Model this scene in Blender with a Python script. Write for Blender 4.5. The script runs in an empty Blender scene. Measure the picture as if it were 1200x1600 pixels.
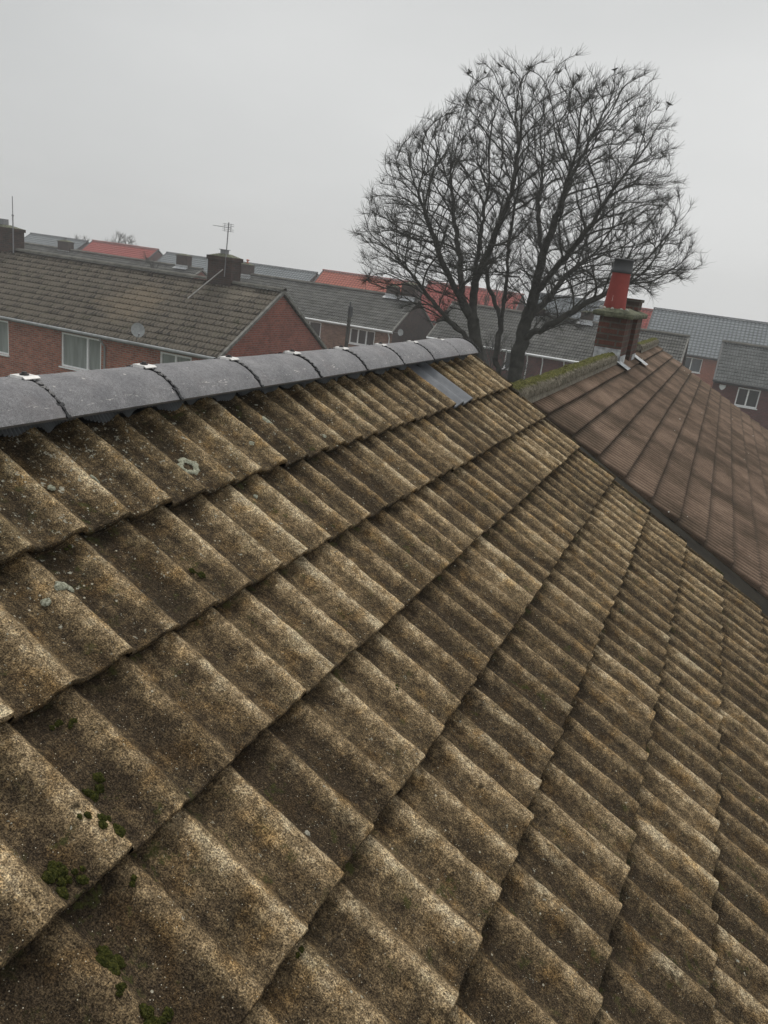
import bpy, math, random
import numpy as np
from math import sin, cos, radians, pi, sqrt
from mathutils import Vector, Matrix, kdtree

random.seed(7); rng = np.random.default_rng(7)
scene = bpy.context.scene
C = scene.collection

# ------------------------------------------------------------------ camera
H = 8.4                                   # camera height above the ground
TH = radians(21.36)                       # the street grid is turned by this
ROLL, PITCH = radians(7.58), radians(17.52)
Fv = Vector((0, cos(PITCH), -sin(PITCH))); R0 = Vector((1, 0, 0)); U0 = R0.cross(Fv)
Rv = cos(ROLL)*R0 + sin(ROLL)*U0; Uv = -sin(ROLL)*R0 + cos(ROLL)*U0
cam_d = bpy.data.cameras.new('camera'); cam = bpy.data.objects.new('camera', cam_d); C.objects.link(cam)
M = Matrix((Rv, Uv, -Fv)).transposed().to_4x4(); M.translation = (0, 0, H); cam.matrix_world = M
cam_d.sensor_fit = 'VERTICAL'; cam_d.sensor_height = 36; cam_d.lens = 27; cam_d.clip_start = .05; cam_d.clip_end = 2000
scene.camera = cam
scene.view_settings.view_transform = 'Standard'; scene.view_settings.look = 'None'
scene.view_settings.exposure = 0.25; scene.view_settings.gamma = 1

# ------------------------------------------------------------------ sky
SUN_AZ, SUN_EL = radians(-6), radians(54)
w = bpy.data.worlds.new('World'); scene.world = w; w.use_nodes = True
nt = w.node_tree; nt.nodes.clear()
def wn(t, **k):
    n = nt.nodes.new(t)
    for a, b in k.items(): setattr(n, a, b)
    return n
out = wn('ShaderNodeOutputWorld')
sky = wn('ShaderNodeTexSky', sky_type='NISHITA'); sky.sun_disc = False
sky.sun_elevation = SUN_EL; sky.sun_rotation = SUN_AZ; sky.air_density = 1; sky.dust_density = 4
hs = wn('ShaderNodeHueSaturation'); hs.inputs['Saturation'].default_value = .12
nt.links.new(sky.outputs[0], hs.inputs['Color'])
b1 = wn('ShaderNodeBackground'); b1.inputs[1].default_value = .006; nt.links.new(hs.outputs[0], b1.inputs[0])
tc = wn('ShaderNodeTexCoord')
sp = wn('ShaderNodeSeparateXYZ'); nt.links.new(tc.outputs['Generated'], sp.inputs[0])
mp = wn('ShaderNodeMapping'); mp.inputs['Scale'].default_value = (1, 1, 2.6); nt.links.new(tc.outputs['Generated'], mp.inputs[0])
nz = wn('ShaderNodeTexNoise'); nz.inputs['Scale'].default_value = 1.7; nz.inputs['Detail'].default_value = 4; nz.inputs['Roughness'].default_value = .45
nt.links.new(mp.outputs[0], nz.inputs['Vector'])
def wm(op, a, b, c=None):
    n = wn('ShaderNodeMath', operation=op)
    for i, v in enumerate((a, b, c)):
        if v is None: continue
        if isinstance(v, (int, float)): n.inputs[i].default_value = v
        else: nt.links.new(v, n.inputs[i])
    return n.outputs[0]
# overcast: a lighter band at the horizon and to the right, darker cloud base overhead
e1 = wm('MULTIPLY_ADD', sp.outputs[2], -.75, .80)
e2 = wm('MULTIPLY_ADD', sp.outputs[0], .40, e1)
e3 = wm('MULTIPLY_ADD', nz.outputs[0], .75, e2)
e4 = wm('SUBTRACT', e3, .455)
rmp = wn('ShaderNodeValToRGB'); nt.links.new(e4, rmp.inputs[0])
rmp.color_ramp.elements[0].position = 0; rmp.color_ramp.elements[0].color = (.33, .345, .35, 1)
rmp.color_ramp.elements[1].position = 1; rmp.color_ramp.elements[1].color = (.71, .715, .71, 1)
# as under any thick overcast the zenith is brighter than the horizon
zr_ = wn('ShaderNodeMapRange', interpolation_type='SMOOTHSTEP'); nt.links.new(sp.outputs[2], zr_.inputs[0])
zr_.inputs[1].default_value = .32; zr_.inputs[2].default_value = .85; zr_.inputs[3].default_value = .93; zr_.inputs[4].default_value = 1.8
b2 = wn('ShaderNodeBackground'); nt.links.new(rmp.outputs[0], b2.inputs[0]); nt.links.new(zr_.outputs[0], b2.inputs[1])
ad = wn('ShaderNodeAddShader'); nt.links.new(b1.outputs[0], ad.inputs[0]); nt.links.new(b2.outputs[0], ad.inputs[1])
nt.links.new(ad.outputs[0], out.inputs[0])

# ------------------------------------------------------------------ sun (thick overcast)
sd = bpy.data.lights.new('sun', 'SUN'); sd.energy = 1.5; sd.angle = radians(22); sd.color = (1, .955, .88)
so = bpy.data.objects.new('sun', sd); C.objects.link(so)
sdir = Vector((sin(SUN_AZ)*cos(SUN_EL), cos(SUN_AZ)*cos(SUN_EL), sin(SUN_EL)))
so.rotation_euler = sdir.to_track_quat('Z', 'Y').to_euler()

# ------------------------------------------------------------------ helpers: frames
XD = Vector((cos(TH), -sin(TH), 0)); YR = Vector((sin(TH), cos(TH), 0))
def W(x, y, z): return XD*x + YR*y + Vector((0, 0, z))          # street coordinates -> world
def S(p): return Vector((p.dot(XD), p.dot(YR), p.z))            # world -> street
def ray(px, py): return Rv*((px-600)/1200) - Uv*((py-800)/1200) + Fv
def at_y(px, py, y):                                            # point of that sight line at street depth y
    q = ray(px, py); q = q*(y/q.dot(YR)); return S(q + Vector((0, 0, H)))

class MB:
    """collects geometry (street coordinates) of ONE mesh"""
    def __init__(s): s.v = []; s.q = []; s.t = []; s.uv = []; s.col = []; s.n = 0; s.sm = []; s.smt = []
    def add(s, v, quads=(), tris=(), uv=None, col=None, smooth=False):
        v = np.asarray(v, float).reshape(-1, 3); n = len(v)
        s.v.append(v); s.uv.append(np.zeros((n, 2)) if uv is None else np.asarray(uv, float))
        s.col.append(np.tile([0., 0, 0, 1], (n, 1)) if col is None else np.asarray(col, float))
        if len(quads): a = np.asarray(quads, int).reshape(-1, 4)+s.n; s.q.append(a); s.sm.append(np.full(len(a), smooth))
        if len(tris): a = np.asarray(tris, int).reshape(-1, 3)+s.n; s.t.append(a); s.smt.append(np.full(len(a), smooth))
        s.n += n
        return s
    def box(s, x0, x1, y0, y1, z0, z1):
        v = [(x, y, z) for z in (z0, z1) for y in (y0, y1) for x in (x0, x1)]
        fs = [((0, 2, 3, 1), 2), ((4, 5, 7, 6), 2), ((0, 1, 5, 4), 1), ((2, 6, 7, 3), 1), ((0, 4, 6, 2), 0), ((1, 3, 7, 5), 0)]
        for f, ax in fs:
            p = [v[i] for i in f]
            uv = [(a[0], a[1]) if ax == 2 else ((a[0], a[2]) if ax == 1 else (a[1], a[2])) for a in p]
            s.add(p, [(0, 1, 2, 3)], uv=uv)
        return s
    def beam(s, p, q, wd, ht, up=(0, 0, 1)):
        p = Vector(p); q = Vector(q); d = (q-p).normalized(); up = Vector(up)
        a = d.cross(up).normalized()*(wd/2); b = a.cross(d).normalized()*(ht/2)
        v = [p-a-b, p+a-b, p+a+b, p-a+b, q-a-b, q+a-b, q+a+b, q-a+b]
        L = (q-p).length
        for f in ((0, 3, 2, 1), (4, 5, 6, 7), (0, 1, 5, 4), (1, 2, 6, 5), (2, 3, 7, 6), (3, 0, 4, 7)):
            s.add([v[i] for i in f], [(0, 1, 2, 3)], uv=[(0, 0), (wd, 0), (wd, L), (0, L)])
        return s
    def tube(s, pts, rad, n=8, caps=True, smooth=True):
        pts = [Vector(p) for p in pts]; m = len(pts)
        if isinstance(rad, (int, float)): rad = [rad]*m
        vs = []; ref = None
        for i, p in enumerate(pts):
            d = (pts[min(i+1, m-1)]-pts[max(i-1, 0)]).normalized()
            if ref is None: ref = Vector((0, 0, 1)) if abs(d.z) < .9 else Vector((1, 0, 0))
            a = d.cross(ref).normalized(); b = a.cross(d).normalized(); ref = b
            for k in range(n):
                t = 2*pi*k/n; vs.append(p + (a*cos(t)+b*sin(t))*rad[i])
        q = [(i*n+k, i*n+(k+1) % n, (i+1)*n+(k+1) % n, (i+1)*n+k) for i in range(m-1) for k in range(n)]
        s.add(vs, q, smooth=smooth)
        if caps:
            for o, i in ((0, 0), (1, m-1)):
                ring = [vs[i*n+k] for k in range(n)]; s.add(ring+[pts[i]], tris=[(k, (k+1) % n, n) for k in range(n)])
        return s
    def lathe(s, c, prof, n=20, smooth=True, axis=None):
        """prof: list of (radius, height) around the vertical through c"""
        vs = []; m = len(prof)
        for r_, h in prof:
            for k in range(n):
                t = 2*pi*k/n
                vs.append((c[0]+r_*cos(t), c[1]+r_*sin(t), c[2]+h))
        q = [(i*n+k, i*n+(k+1) % n, (i+1)*n+(k+1) % n, (i+1)*n+k) for i in range(m-1) for k in range(n)]
        return s.add(vs, q, smooth=smooth)
    def grid(s, P, uv=None, col=None, smooth=True):
        """P: array (rows, cols, 3)"""
        P = np.asarray(P); a, b = P.shape[:2]
        i = np.arange(a*b).reshape(a, b)
        q = np.stack([i[:-1, :-1], i[:-1, 1:], i[1:, 1:], i[1:, :-1]], -1).reshape(-1, 4)
        return s.add(P.reshape(-1, 3), q, uv=None if uv is None else uv.reshape(-1, 2), col=None if col is None else col.reshape(-1, 4), smooth=smooth)
    def build(s, name, mat, parent=None, base=(0, 0, 0), **tags):
        """base: street coordinates of the origin of this mesh (or of its thing)"""
        v = np.concatenate(s.v); uv = np.concatenate(s.uv); col = np.concatenate(s.col)
        q = np.concatenate(s.q) if s.q else np.zeros((0, 4), int); t = np.concatenate(s.t) if s.t else np.zeros((0, 3), int)
        if parent is not None: base = parent['_base']
        v = v - np.array(base)
        me = bpy.data.meshes.new(name)
        loops = np.concatenate([q.ravel(), t.ravel()]); npoly = len(q)+len(t)
        me.vertices.add(len(v)); me.vertices.foreach_set('co', v.ravel())
        me.loops.add(len(loops)); me.loops.foreach_set('vertex_index', loops)
        me.polygons.add(npoly)
        me.polygons.foreach_set('loop_start', np.concatenate([np.arange(len(q))*4, len(q)*4+np.arange(len(t))*3]))
        me.polygons.foreach_set('loop_total', np.concatenate([np.full(len(q), 4), np.full(len(t), 3)]))
        me.polygons.foreach_set('use_smooth', np.concatenate([x.astype(bool) for x in s.sm+s.smt]))
        me.update(calc_edges=True)
        l = me.uv_layers.new(name='UVMap'); l.data.foreach_set('uv', uv[loops].ravel())
        ca = me.color_attributes.new('wear', 'FLOAT_COLOR', 'POINT'); ca.data.foreach_set('color', col.ravel())
        me.validate()
        me.materials.append(mat)
        o = bpy.data.objects.new(name, me); C.objects.link(o)
        if parent is not None: o.parent = parent; o['_base'] = parent['_base']
        else: o.location = W(*base); o.rotation_euler = (0, 0, -TH); o['_base'] = list(base)
        for k, x in tags.items(): o[k] = x
        return o
def thing(name, label, cat, base, group=None):
    o = bpy.data.objects.new(name, None); C.objects.link(o)
    o.location = W(*base); o.rotation_euler = (0, 0, -TH); o['_base'] = list(base)
    o['label'] = label; o['category'] = cat
    if group: o['group'] = group
    return o

def vnoise(x, y, seed=0):
    """smooth value noise, 0..1"""
    xi = np.floor(x).astype(np.int64); yi = np.floor(y).astype(np.int64); fx = x-xi; fy = y-yi
    fx = fx*fx*(3-2*fx); fy = fy*fy*(3-2*fy)
    def h(a, b):
        n = (a*374761393 + b*668265263 + seed*982451653) & 0x7fffffff
        n = ((n ^ (n >> 13))*1274126177) & 0x7fffffff
        return ((n ^ (n >> 16)) & 0xffff)/65535.
    return (h(xi, yi)*(1-fx)+h(xi+1, yi)*fx)*(1-fy)+(h(xi, yi+1)*(1-fx)+h(xi+1, yi+1)*fx)*fy

# ------------------------------------------------------------------ helpers: materials
class Mat:
    def __init__(s, name, rough=.9, spec=.25):
        s.m = bpy.data.materials.new(name); s.m.use_nodes = True; s.nt = s.m.node_tree
        s.b = s.nt.nodes['Principled BSDF']; s.b.inputs['Roughness'].default_value = rough
        s.b.inputs['Specular IOR Level'].default_value = spec
        s.tc = s.nt.nodes.new('ShaderNodeTexCoord'); s.obj = s.tc.outputs['Object']; s.uv = s.tc.outputs['UV']
    def put(s, sock, v):
        if isinstance(v, bpy.types.NodeSocket): s.nt.links.new(v, sock)
        elif isinstance(v, tuple) and len(v) == 3 and sock.type == 'RGBA': sock.default_value = (*v, 1)
        else: sock.default_value = v
    def node(s, t, props=None, **ins):
        n = s.nt.nodes.new(t)
        for a, b in (props or {}).items(): setattr(n, a, b)
        for k, v in ins.items():
            k = k.replace('_', ' ')
            s.put(n.inputs[k], v)
        return n
    def math(s, op, a, b=0., c=0., clamp=False):
        n = s.nt.nodes.new('ShaderNodeMath'); n.operation = op; n.use_clamp = clamp
        for i, v in enumerate((a, b, c)): s.put(n.inputs[i], v)
        return n.outputs[0]
    def noise(s, scale, detail=3, rough=.55, vec=None, dist=0.):
        return s.node('ShaderNodeTexNoise', Vector=vec or s.obj, Scale=scale, Detail=detail, Roughness=rough, Distortion=dist).outputs[0]
    def vor(s, scale, vec=None, feat='F1', rnd=1.):
        return s.node('ShaderNodeTexVoronoi', {'feature': feat}, Vector=vec or s.obj, Scale=scale, Randomness=rnd)
    def ramp(s, f, *stops):
        n = s.nt.nodes.new('ShaderNodeValToRGB'); s.put(n.inputs[0], f); e = n.color_ramp.elements
        while len(e) < len(stops): e.new(.5)
        for x, (p, c) in zip(e, stops): x.position = p; x.color = (*c, 1) if isinstance(c, tuple) else (c, c, c, 1)
        return n.outputs[0]
    def mix(s, f, a, b, mode='MIX'):
        n = s.nt.nodes.new('ShaderNodeMix'); n.data_type = 'RGBA'; n.blend_type = mode
        s.put(n.inputs[0], f); s.put(n.inputs[6], a); s.put(n.inputs[7], b); return n.outputs[2]
    def rangef(s, v, a, b, c=0., d=1.):
        n = s.nt.nodes.new('ShaderNodeMapRange'); n.clamp = True
        for i, x in enumerate((v, a, b, c, d)): s.put(n.inputs[i], x)
        return n.outputs[0]
    def bump(s, h, dist=.01, strength=1., normal=None):
        n = s.nt.nodes.new('ShaderNodeBump'); n.inputs['Strength'].default_value = strength; n.inputs['Distance'].default_value = dist
        s.put(n.inputs['Height'], h)
        if normal: s.put(n.inputs['Normal'], normal)
        return n.outputs[0]
    def sepuv(s):
        n = s.node('ShaderNodeSeparateXYZ', Vector=s.uv); return n.outputs[0], n.outputs[1]
    def white(s, x, y):
        c = s.node('ShaderNodeCombineXYZ', X=x, Y=y).outputs[0]
        return s.node('ShaderNodeTexWhiteNoise', {'noise_dimensions': '2D'}, Vector=c).outputs[0]
    def done(s, color=None, normal=None, rough=None):
        if color is not None: s.put(s.b.inputs['Base Color'], color)
        if normal is not None: s.put(s.b.inputs['Normal'], normal)
        if rough is not None: s.put(s.b.inputs['Roughness'], rough)
        return s.m

def m_near_tile():
    k = Mat('weathered_concrete_pantile', .95, .12)
    at = k.node('ShaderNodeAttribute', {'attribute_name': 'wear'}); sp = k.node('ShaderNodeSeparateColor', Color=at.outputs['Color'])
    rnd, crest, top = sp.outputs[0], sp.outputs[1], sp.outputs[2]
    n1 = k.noise(7, 5, .6); n2 = k.noise(38, 5, .65); g = k.noise(330, 2, .7); g2 = k.noise(130, 3, .7)
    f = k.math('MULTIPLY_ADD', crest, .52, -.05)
    f = k.math('MULTIPLY_ADD', k.math('SUBTRACT', n1, .5), 1.0, f)
    f = k.math('MULTIPLY_ADD', k.math('SUBTRACT', n2, .5), 1.25, f)
    f = k.math('MULTIPLY_ADD', k.math('SUBTRACT', rnd, .5), .38, f)
    stk = k.noise(1., 4, .7, vec=k.node('ShaderNodeMapping', Vector=k.uv, Scale=(6.5, .9, 1)).outputs[0])     # rain streaks down the slope
    f = k.math('MULTIPLY_ADD', k.math('SUBTRACT', stk, .5), .75, f)
    f = k.math('ADD', f, .17, clamp=True)
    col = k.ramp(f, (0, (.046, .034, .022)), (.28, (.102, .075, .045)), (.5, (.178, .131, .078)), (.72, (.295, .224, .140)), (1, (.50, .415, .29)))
    # hue patches: ochre, olive, grey
    hp = k.noise(16, 3, .5); col = k.mix(k.rangef(hp, .52, .72, 0, .55), col, k.mix(1., col, (1.20, .98, .62), 'MULTIPLY'))
    hq = k.noise(11, 3, .5, vec=k.node('ShaderNodeMapping', Vector=k.obj, Location=(5, 3, 1)).outputs[0])
    col = k.mix(k.rangef(hq, .54, .70, 0, .6), col, k.mix(1., col, (.80, .84, .84), 'MULTIPLY'))
    wp = k.noise(4.3, 4, .65, vec=k.node('ShaderNodeMapping', Vector=k.obj, Location=(1.7, 4.4, 2)).outputs[0])
    wf = k.math('MULTIPLY', k.rangef(wp, .57, .68), k.rangef(crest, .35, .85)); wf = k.math('MULTIPLY', wf, k.rangef(n2, .38, .58, 0, .7))
    col = k.mix(wf, col, (.46, .40, .29))
    # sand grain
    col = k.mix(.95, col, k.ramp(g, (.34, (.30, .28, .26)), (.5, (.92, .9, .87)), (.64, (2.1, 2.05, 1.9))), 'MULTIPLY')
    col = k.mix(.65, col, k.ramp(g2, (.36, (.45, .44, .42)), (.5, (1., 1., 1.)), (.64, (1.6, 1.56, 1.45))), 'MULTIPLY')
    v = k.vor(330); vc = k.node('ShaderNodeSeparateColor', Color=v.outputs['Color'])
    fleck = k.math('MULTIPLY', k.rangef(vc.outputs[0], .965, .98), k.rangef(v.outputs['Distance'], .34, .22))
    col = k.mix(fleck, col, (.60, .54, .42))
    pit = k.math('MULTIPLY', k.rangef(vc.outputs[1], .88, .90), k.rangef(v.outputs['Distance'], .45, .3))
    col = k.mix(k.math('MULTIPLY', pit, .8), col, (.018, .014, .01))
    # dirt at every tile's head, plus the lap's shade painted into the colour
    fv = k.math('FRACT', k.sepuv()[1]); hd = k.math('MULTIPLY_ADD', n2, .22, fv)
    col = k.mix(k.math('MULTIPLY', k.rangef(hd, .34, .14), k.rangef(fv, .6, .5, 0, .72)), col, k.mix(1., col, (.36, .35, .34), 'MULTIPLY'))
    col = k.mix(k.math('MULTIPLY', top, k.rangef(n1, .35, .6, .9, .25)), col, k.mix(1., col, (.58, .60, .54), 'MULTIPLY'))
    # a few blackened pock marks and lost chips
    v3 = k.vor(10, vec=k.node('ShaderNodeVectorMath', {'operation': 'ADD'}, Vector=k.obj).outputs[0]); c3 = k.node('ShaderNodeSeparateColor', Color=v3.outputs['Color'])
    pk = k.math('MULTIPLY', k.rangef(c3.outputs[0], .90, .91), k.rangef(k.math('MULTIPLY_ADD', n2, .16, v3.outputs['Distance']), .19, .13))
    col = k.mix(k.math('MULTIPLY', pk, .75), col, (.022, .017, .010))
    # moss and black grime in patches
    mo = k.math('MULTIPLY_ADD', k.rangef(fv, .12, .02), .07, k.noise(26, 5, .7)); mh = k.noise(3.1, 2, .5)
    mm = k.math('MULTIPLY', k.rangef(mo, .58, .67), k.rangef(mh, .46, .58))
    mm = k.math('MULTIPLY', mm, k.rangef(crest, .75, .35))
    col = k.mix(k.math('MULTIPLY', mm, .75), col, k.mix(k.noise(200, 2), (.018, .022, .006), (.075, .08, .02)))
    # pale lichen crusts, more of them near the ridge
    ln = k.noise(60, 5, .75); lm = k.noise(9, 3, .6)
    lt = k.math('MULTIPLY_ADD', top, .085, k.math('MULTIPLY', lm, .16))
    li = k.rangef(k.math('ADD', ln, lt), .745, .765)
    col = k.mix(k.math('MULTIPLY', li, .75), col, k.mix(k.noise(150, 2), (.26, .25, .19), (.58, .57, .48)))
    # tiny leaf and grit debris
    v2 = k.vor(75); c2 = k.node('ShaderNodeSeparateColor', Color=v2.outputs['Color'])
    db = k.math('MULTIPLY', k.rangef(c2.outputs[2], k.math('MULTIPLY_ADD', top, -.16, .985), k.math('MULTIPLY_ADD', top, -.16, .99)), k.rangef(v2.outputs['Distance'], .22, .16))
    col = k.mix(k.math('MULTIPLY', db, .8), col, (.50, .46, .36))
    h = k.math('MULTIPLY_ADD', g, .6, k.math('MULTIPLY', g2, .8)); h = k.math('MULTIPLY_ADD', n2, 1.2, h); h = k.math('MULTIPLY_ADD', pit, -.5, h)
    return k.done(col, k.bump(h, .006, .9))

def m_flat(name, c, rough=.6, var=.15, scale=6, spec=.3, bump=.0, metal=0.):
    k = Mat(name, rough, spec); n = k.noise(scale, 4, .6)
    col = k.mix(k.rangef(n, .35, .65), tuple(x*(1-var) for x in c), tuple(min(1, x*(1+var)) for x in c))
    k.b.inputs['Metallic'].default_value = metal
    return k.done(col, k.bump(k.noise(scale*12, 3), bump) if bump else None)

def m_roof(name, c0, c1, patch=None, tw=2., bright=.5, moss=.0, c2=None, edge=.35):
    """tiles of a whole roof: UV is (wave number, course number)"""
    k = Mat(name, .9, .2); u, v = k.sepuv()
    tu = k.math('FLOOR', k.math('DIVIDE', u, tw)); tv = k.math('FLOOR', v)
    r1 = k.white(tu, tv)
    blot = k.noise(.7, 4, .6); n = k.noise(9, 4, .65)
    f = k.math('MULTIPLY_ADD', r1, bright, k.math('MULTIPLY', blot, .9)); f = k.math('MULTIPLY_ADD', n, .5, f); f = k.math('SUBTRACT', f, .45, clamp=True)
    col = k.mix(f, c0, c1)
    if c2: col = k.mix(k.math('MULTIPLY', k.rangef(k.white(tv, tu), .6, .9), .6), col, c2)
    fu = k.math('FRACT', u)
    # darker along the rolls' valleys, paler near each course's lower edge
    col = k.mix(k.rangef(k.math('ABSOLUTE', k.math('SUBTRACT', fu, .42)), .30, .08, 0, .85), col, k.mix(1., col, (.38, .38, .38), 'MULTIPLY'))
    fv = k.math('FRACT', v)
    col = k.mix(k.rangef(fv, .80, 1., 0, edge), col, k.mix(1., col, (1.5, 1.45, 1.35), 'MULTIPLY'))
    col = k.mix(.5, col, k.ramp(k.noise(60, 3, .7), (.3, .4), (.7, 1.6)), 'MULTIPLY')
    if moss: col = k.mix(k.math('MULTIPLY', k.rangef(k.noise(2.3, 5, .7), .55, .68), moss), col, (.07, .075, .03))
    if patch: 
        for (p, rad, pc, am) in patch:
            d = k.node('ShaderNodeVectorMath', {'operation': 'DISTANCE'}); k.put(d.inputs[0], k.obj); d.inputs[1].default_value = p
            dd = k.math('MULTIPLY_ADD', k.noise(1.6, 4, .7), rad*1.6, k.math('SUBTRACT', d.outputs['Value'], rad*.8))
            col = k.mix(k.math('MULTIPLY', k.rangef(dd, rad, rad*.5), am), col, k.mix(r1, pc, tuple(x*1.6 for x in pc)))
    return k.done(col, k.bump(k.noise(90, 3, .7), .006, .6))

def m_brick(name, c1, c2, mortar, dirty=.3, msize=.009):
    k = Mat(name, .92, .15)
    b = k.node('ShaderNodeTexBrick', {'offset': .5}, Vector=k.uv, Color1=c1, Color2=c2, Mortar=mortar, Scale=1., Mortar_Size=msize, Bias=-.1)
    b.inputs['Brick Width'].default_value = .225; b.inputs['Row Height'].default_value = .075; b.inputs['Mortar Smooth'].default_value = .3
    n = k.noise(1.3, 4, .6); col = k.mix(k.rangef(n, .4, .65, 0, dirty), b.outputs[0], k.mix(1., b.outputs[0], (.45, .43, .42), 'MULTIPLY'))
    n2 = k.noise(5.5, 5, .75); col = k.mix(.55, col, k.ramp(n2, (.3, .55), (.7, 1.45)), 'MULTIPLY')
    col = k.mix(.5, col, k.ramp(k.noise(70, 3, .7), (.3, .6), (.7, 1.4)), 'MULTIPLY')
    return k.done(col, k.bump(b.outputs['Fac'], -.008, .6))

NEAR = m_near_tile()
def m_ridge():
    k = Mat('grey_concrete_ridge', .8, .25); n = k.noise(9, 5, .6); g = k.noise(420, 2, .7)
    col = k.mix(k.rangef(n, .35, .68), (.175, .172, .180), (.25, .245, .25))
    col = k.mix(.7, col, k.ramp(g, (.34, .5), (.5, 1.), (.66, 1.45)), 'MULTIPLY')
    col = k.mix(.5, col, k.ramp(k.noise(90, 4, .75), (.36, .6), (.5, 1.), (.64, 1.3)), 'MULTIPLY')
    v = k.vor(48); vc = k.node('ShaderNodeSeparateColor', Color=v.outputs['Color'])
    ch = k.math('MULTIPLY', k.rangef(vc.outputs[0], .985, .99), k.rangef(k.math('ADD', v.outputs['Distance'], k.math('MULTIPLY', g, .3)), .42, .34))
    col = k.mix(ch, col, (.45, .43, .41))
    st = k.noise(22, 3, .8, vec=k.node('ShaderNodeMapping', Vector=k.obj, Scale=(1, 1, 6)).outputs[0])
    # scuffs of pale cement low on the side
    z = k.node('ShaderNodeSeparateXYZ', Vector=k.uv).outputs[1]
    low = k.math('MULTIPLY', k.rangef(z, .66, .74), k.rangef(z, .92, .84))
    col = k.mix(k.math('MULTIPLY', low, k.rangef(st, .60, .66, 0, .8)), col, (.60, .57, .54))
    pk = k.noise(5, 3, .6, vec=k.node('ShaderNodeMapping', Vector=k.obj, Location=(3, 1, 0)).outputs[0])
    col = k.mix(k.rangef(pk, .55, .75, 0, .4), col, (.19, .165, .165))
    return k.done(col, k.bump(k.math('MULTIPLY_ADD', n, .8, g), .0035, .8))
RIDGE = m_ridge()
GREYT = m_flat('new_grey_tile', (.115, .122, .135), .55, .15, 18, .4, .0015)
FLASH = m_flat('grey_pleated_ridge_roll', (.17, .18, .19), .55, .2, 20, .4)
BLACK = m_flat('black_plastic_union', (.02, .02, .022), .5, .3, 30)
STEEL = m_flat('bare_steel_clip', (.62, .60, .58), .45, .15, 60, .5)
SCREW = m_flat('black_screw', (.03, .025, .025), .5, .2)
MORTAR = m_flat('grey_mortar', (.20, .18, .145), .95, .35, 30, .1, .004)
LEADD = m_flat('dark_valley_lead', (.020, .017, .012), .9, .35, 9, .15, .003)
LEAD = m_flat('pale_lead_flashing', (.40, .41, .42), .6, .45, 14, .35, .003)
WHITE = m_flat('white_upvc', (.86, .87, .87), .4, .06, 8)
GUTTER = m_flat('weathered_grey_gutter', (.30, .31, .31), .6, .2, 5)
FASCIA = m_flat('dark_fascia', (.045, .047, .05), .6, .2, 5)
ALU = m_flat('dull_aluminium', (.22, .22, .23), .5, .15, 20, .5)
DISHM = m_flat('grey_dish', (.30, .31, .31), .6, .15, 12)
CONC = m_flat('mossy_concrete', (.12, .125, .085), .95, .5, 12, .1, .006)
PMORT = m_flat('pale_mortar', (.40, .39, .34), .95, .3, 40)
GRASSY = m_flat('ground_grass', (.05, .065, .03), 1., .5, .6)
def m_moss(name='moss', hi=(.13, .125, .03)):
    k = Mat(name, 1., .05)
    return k.done(k.ramp(k.noise(240, 4, .7), (.3, (.012, .018, .004)), (.52, (.045, .048, .013)), (.72, hi)), k.bump(k.noise(420, 3, .8), .004, 1.))
MOSS = m_moss()
def m_clay():
    k = Mat('red_clay_pot', .75, .3); n = k.noise(3, 5, .6)
    col = k.ramp(n, (.3, (.20, .038, .032)), (.6, (.30, .058, .048)))
    st = k.noise(9, 3, .7, vec=k.node('ShaderNodeMapping', Vector=k.obj, Scale=(4, 4, .6), Location=(.35, 0, 0)).outputs[0])
    col = k.mix(k.rangef(st, .70, .74, 0, .8), col, (.6, .55, .5))
    return k.done(col)
CLAY = m_clay()
def m_mossridge():
    k = Mat('mossy_old_ridge_tile', .98, .08)
    at = k.node('ShaderNodeAttribute', {'attribute_name': 'wear'}); mo = k.node('ShaderNodeSeparateColor', Color=at.outputs['Color']).outputs[0]
    base = k.ramp(k.noise(40, 4, .7), (.3, (.10, .088, .066)), (.7, (.27, .24, .185)))
    gr = k.ramp(k.noise(75, 4, .75), (.3, (.035, .036, .014)), (.5, (.11, .11, .035)), (.72, (.23, .21, .075)))
    f = k.rangef(k.math('MULTIPLY_ADD', k.noise(17, 5, .75), 1.2, k.math('SUBTRACT', mo, .80)), .30, .62)
    cc_ = k.mix(.85, k.mix(f, base, gr), k.ramp(k.noise(27, 5, .8), (.34, .25), (.5, .9), (.66, 1.5)), 'MULTIPLY')
    return k.done(cc_, k.bump(k.noise(60, 5, .85), .02, 1.))
MRIDGE = m_mossridge()
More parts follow.
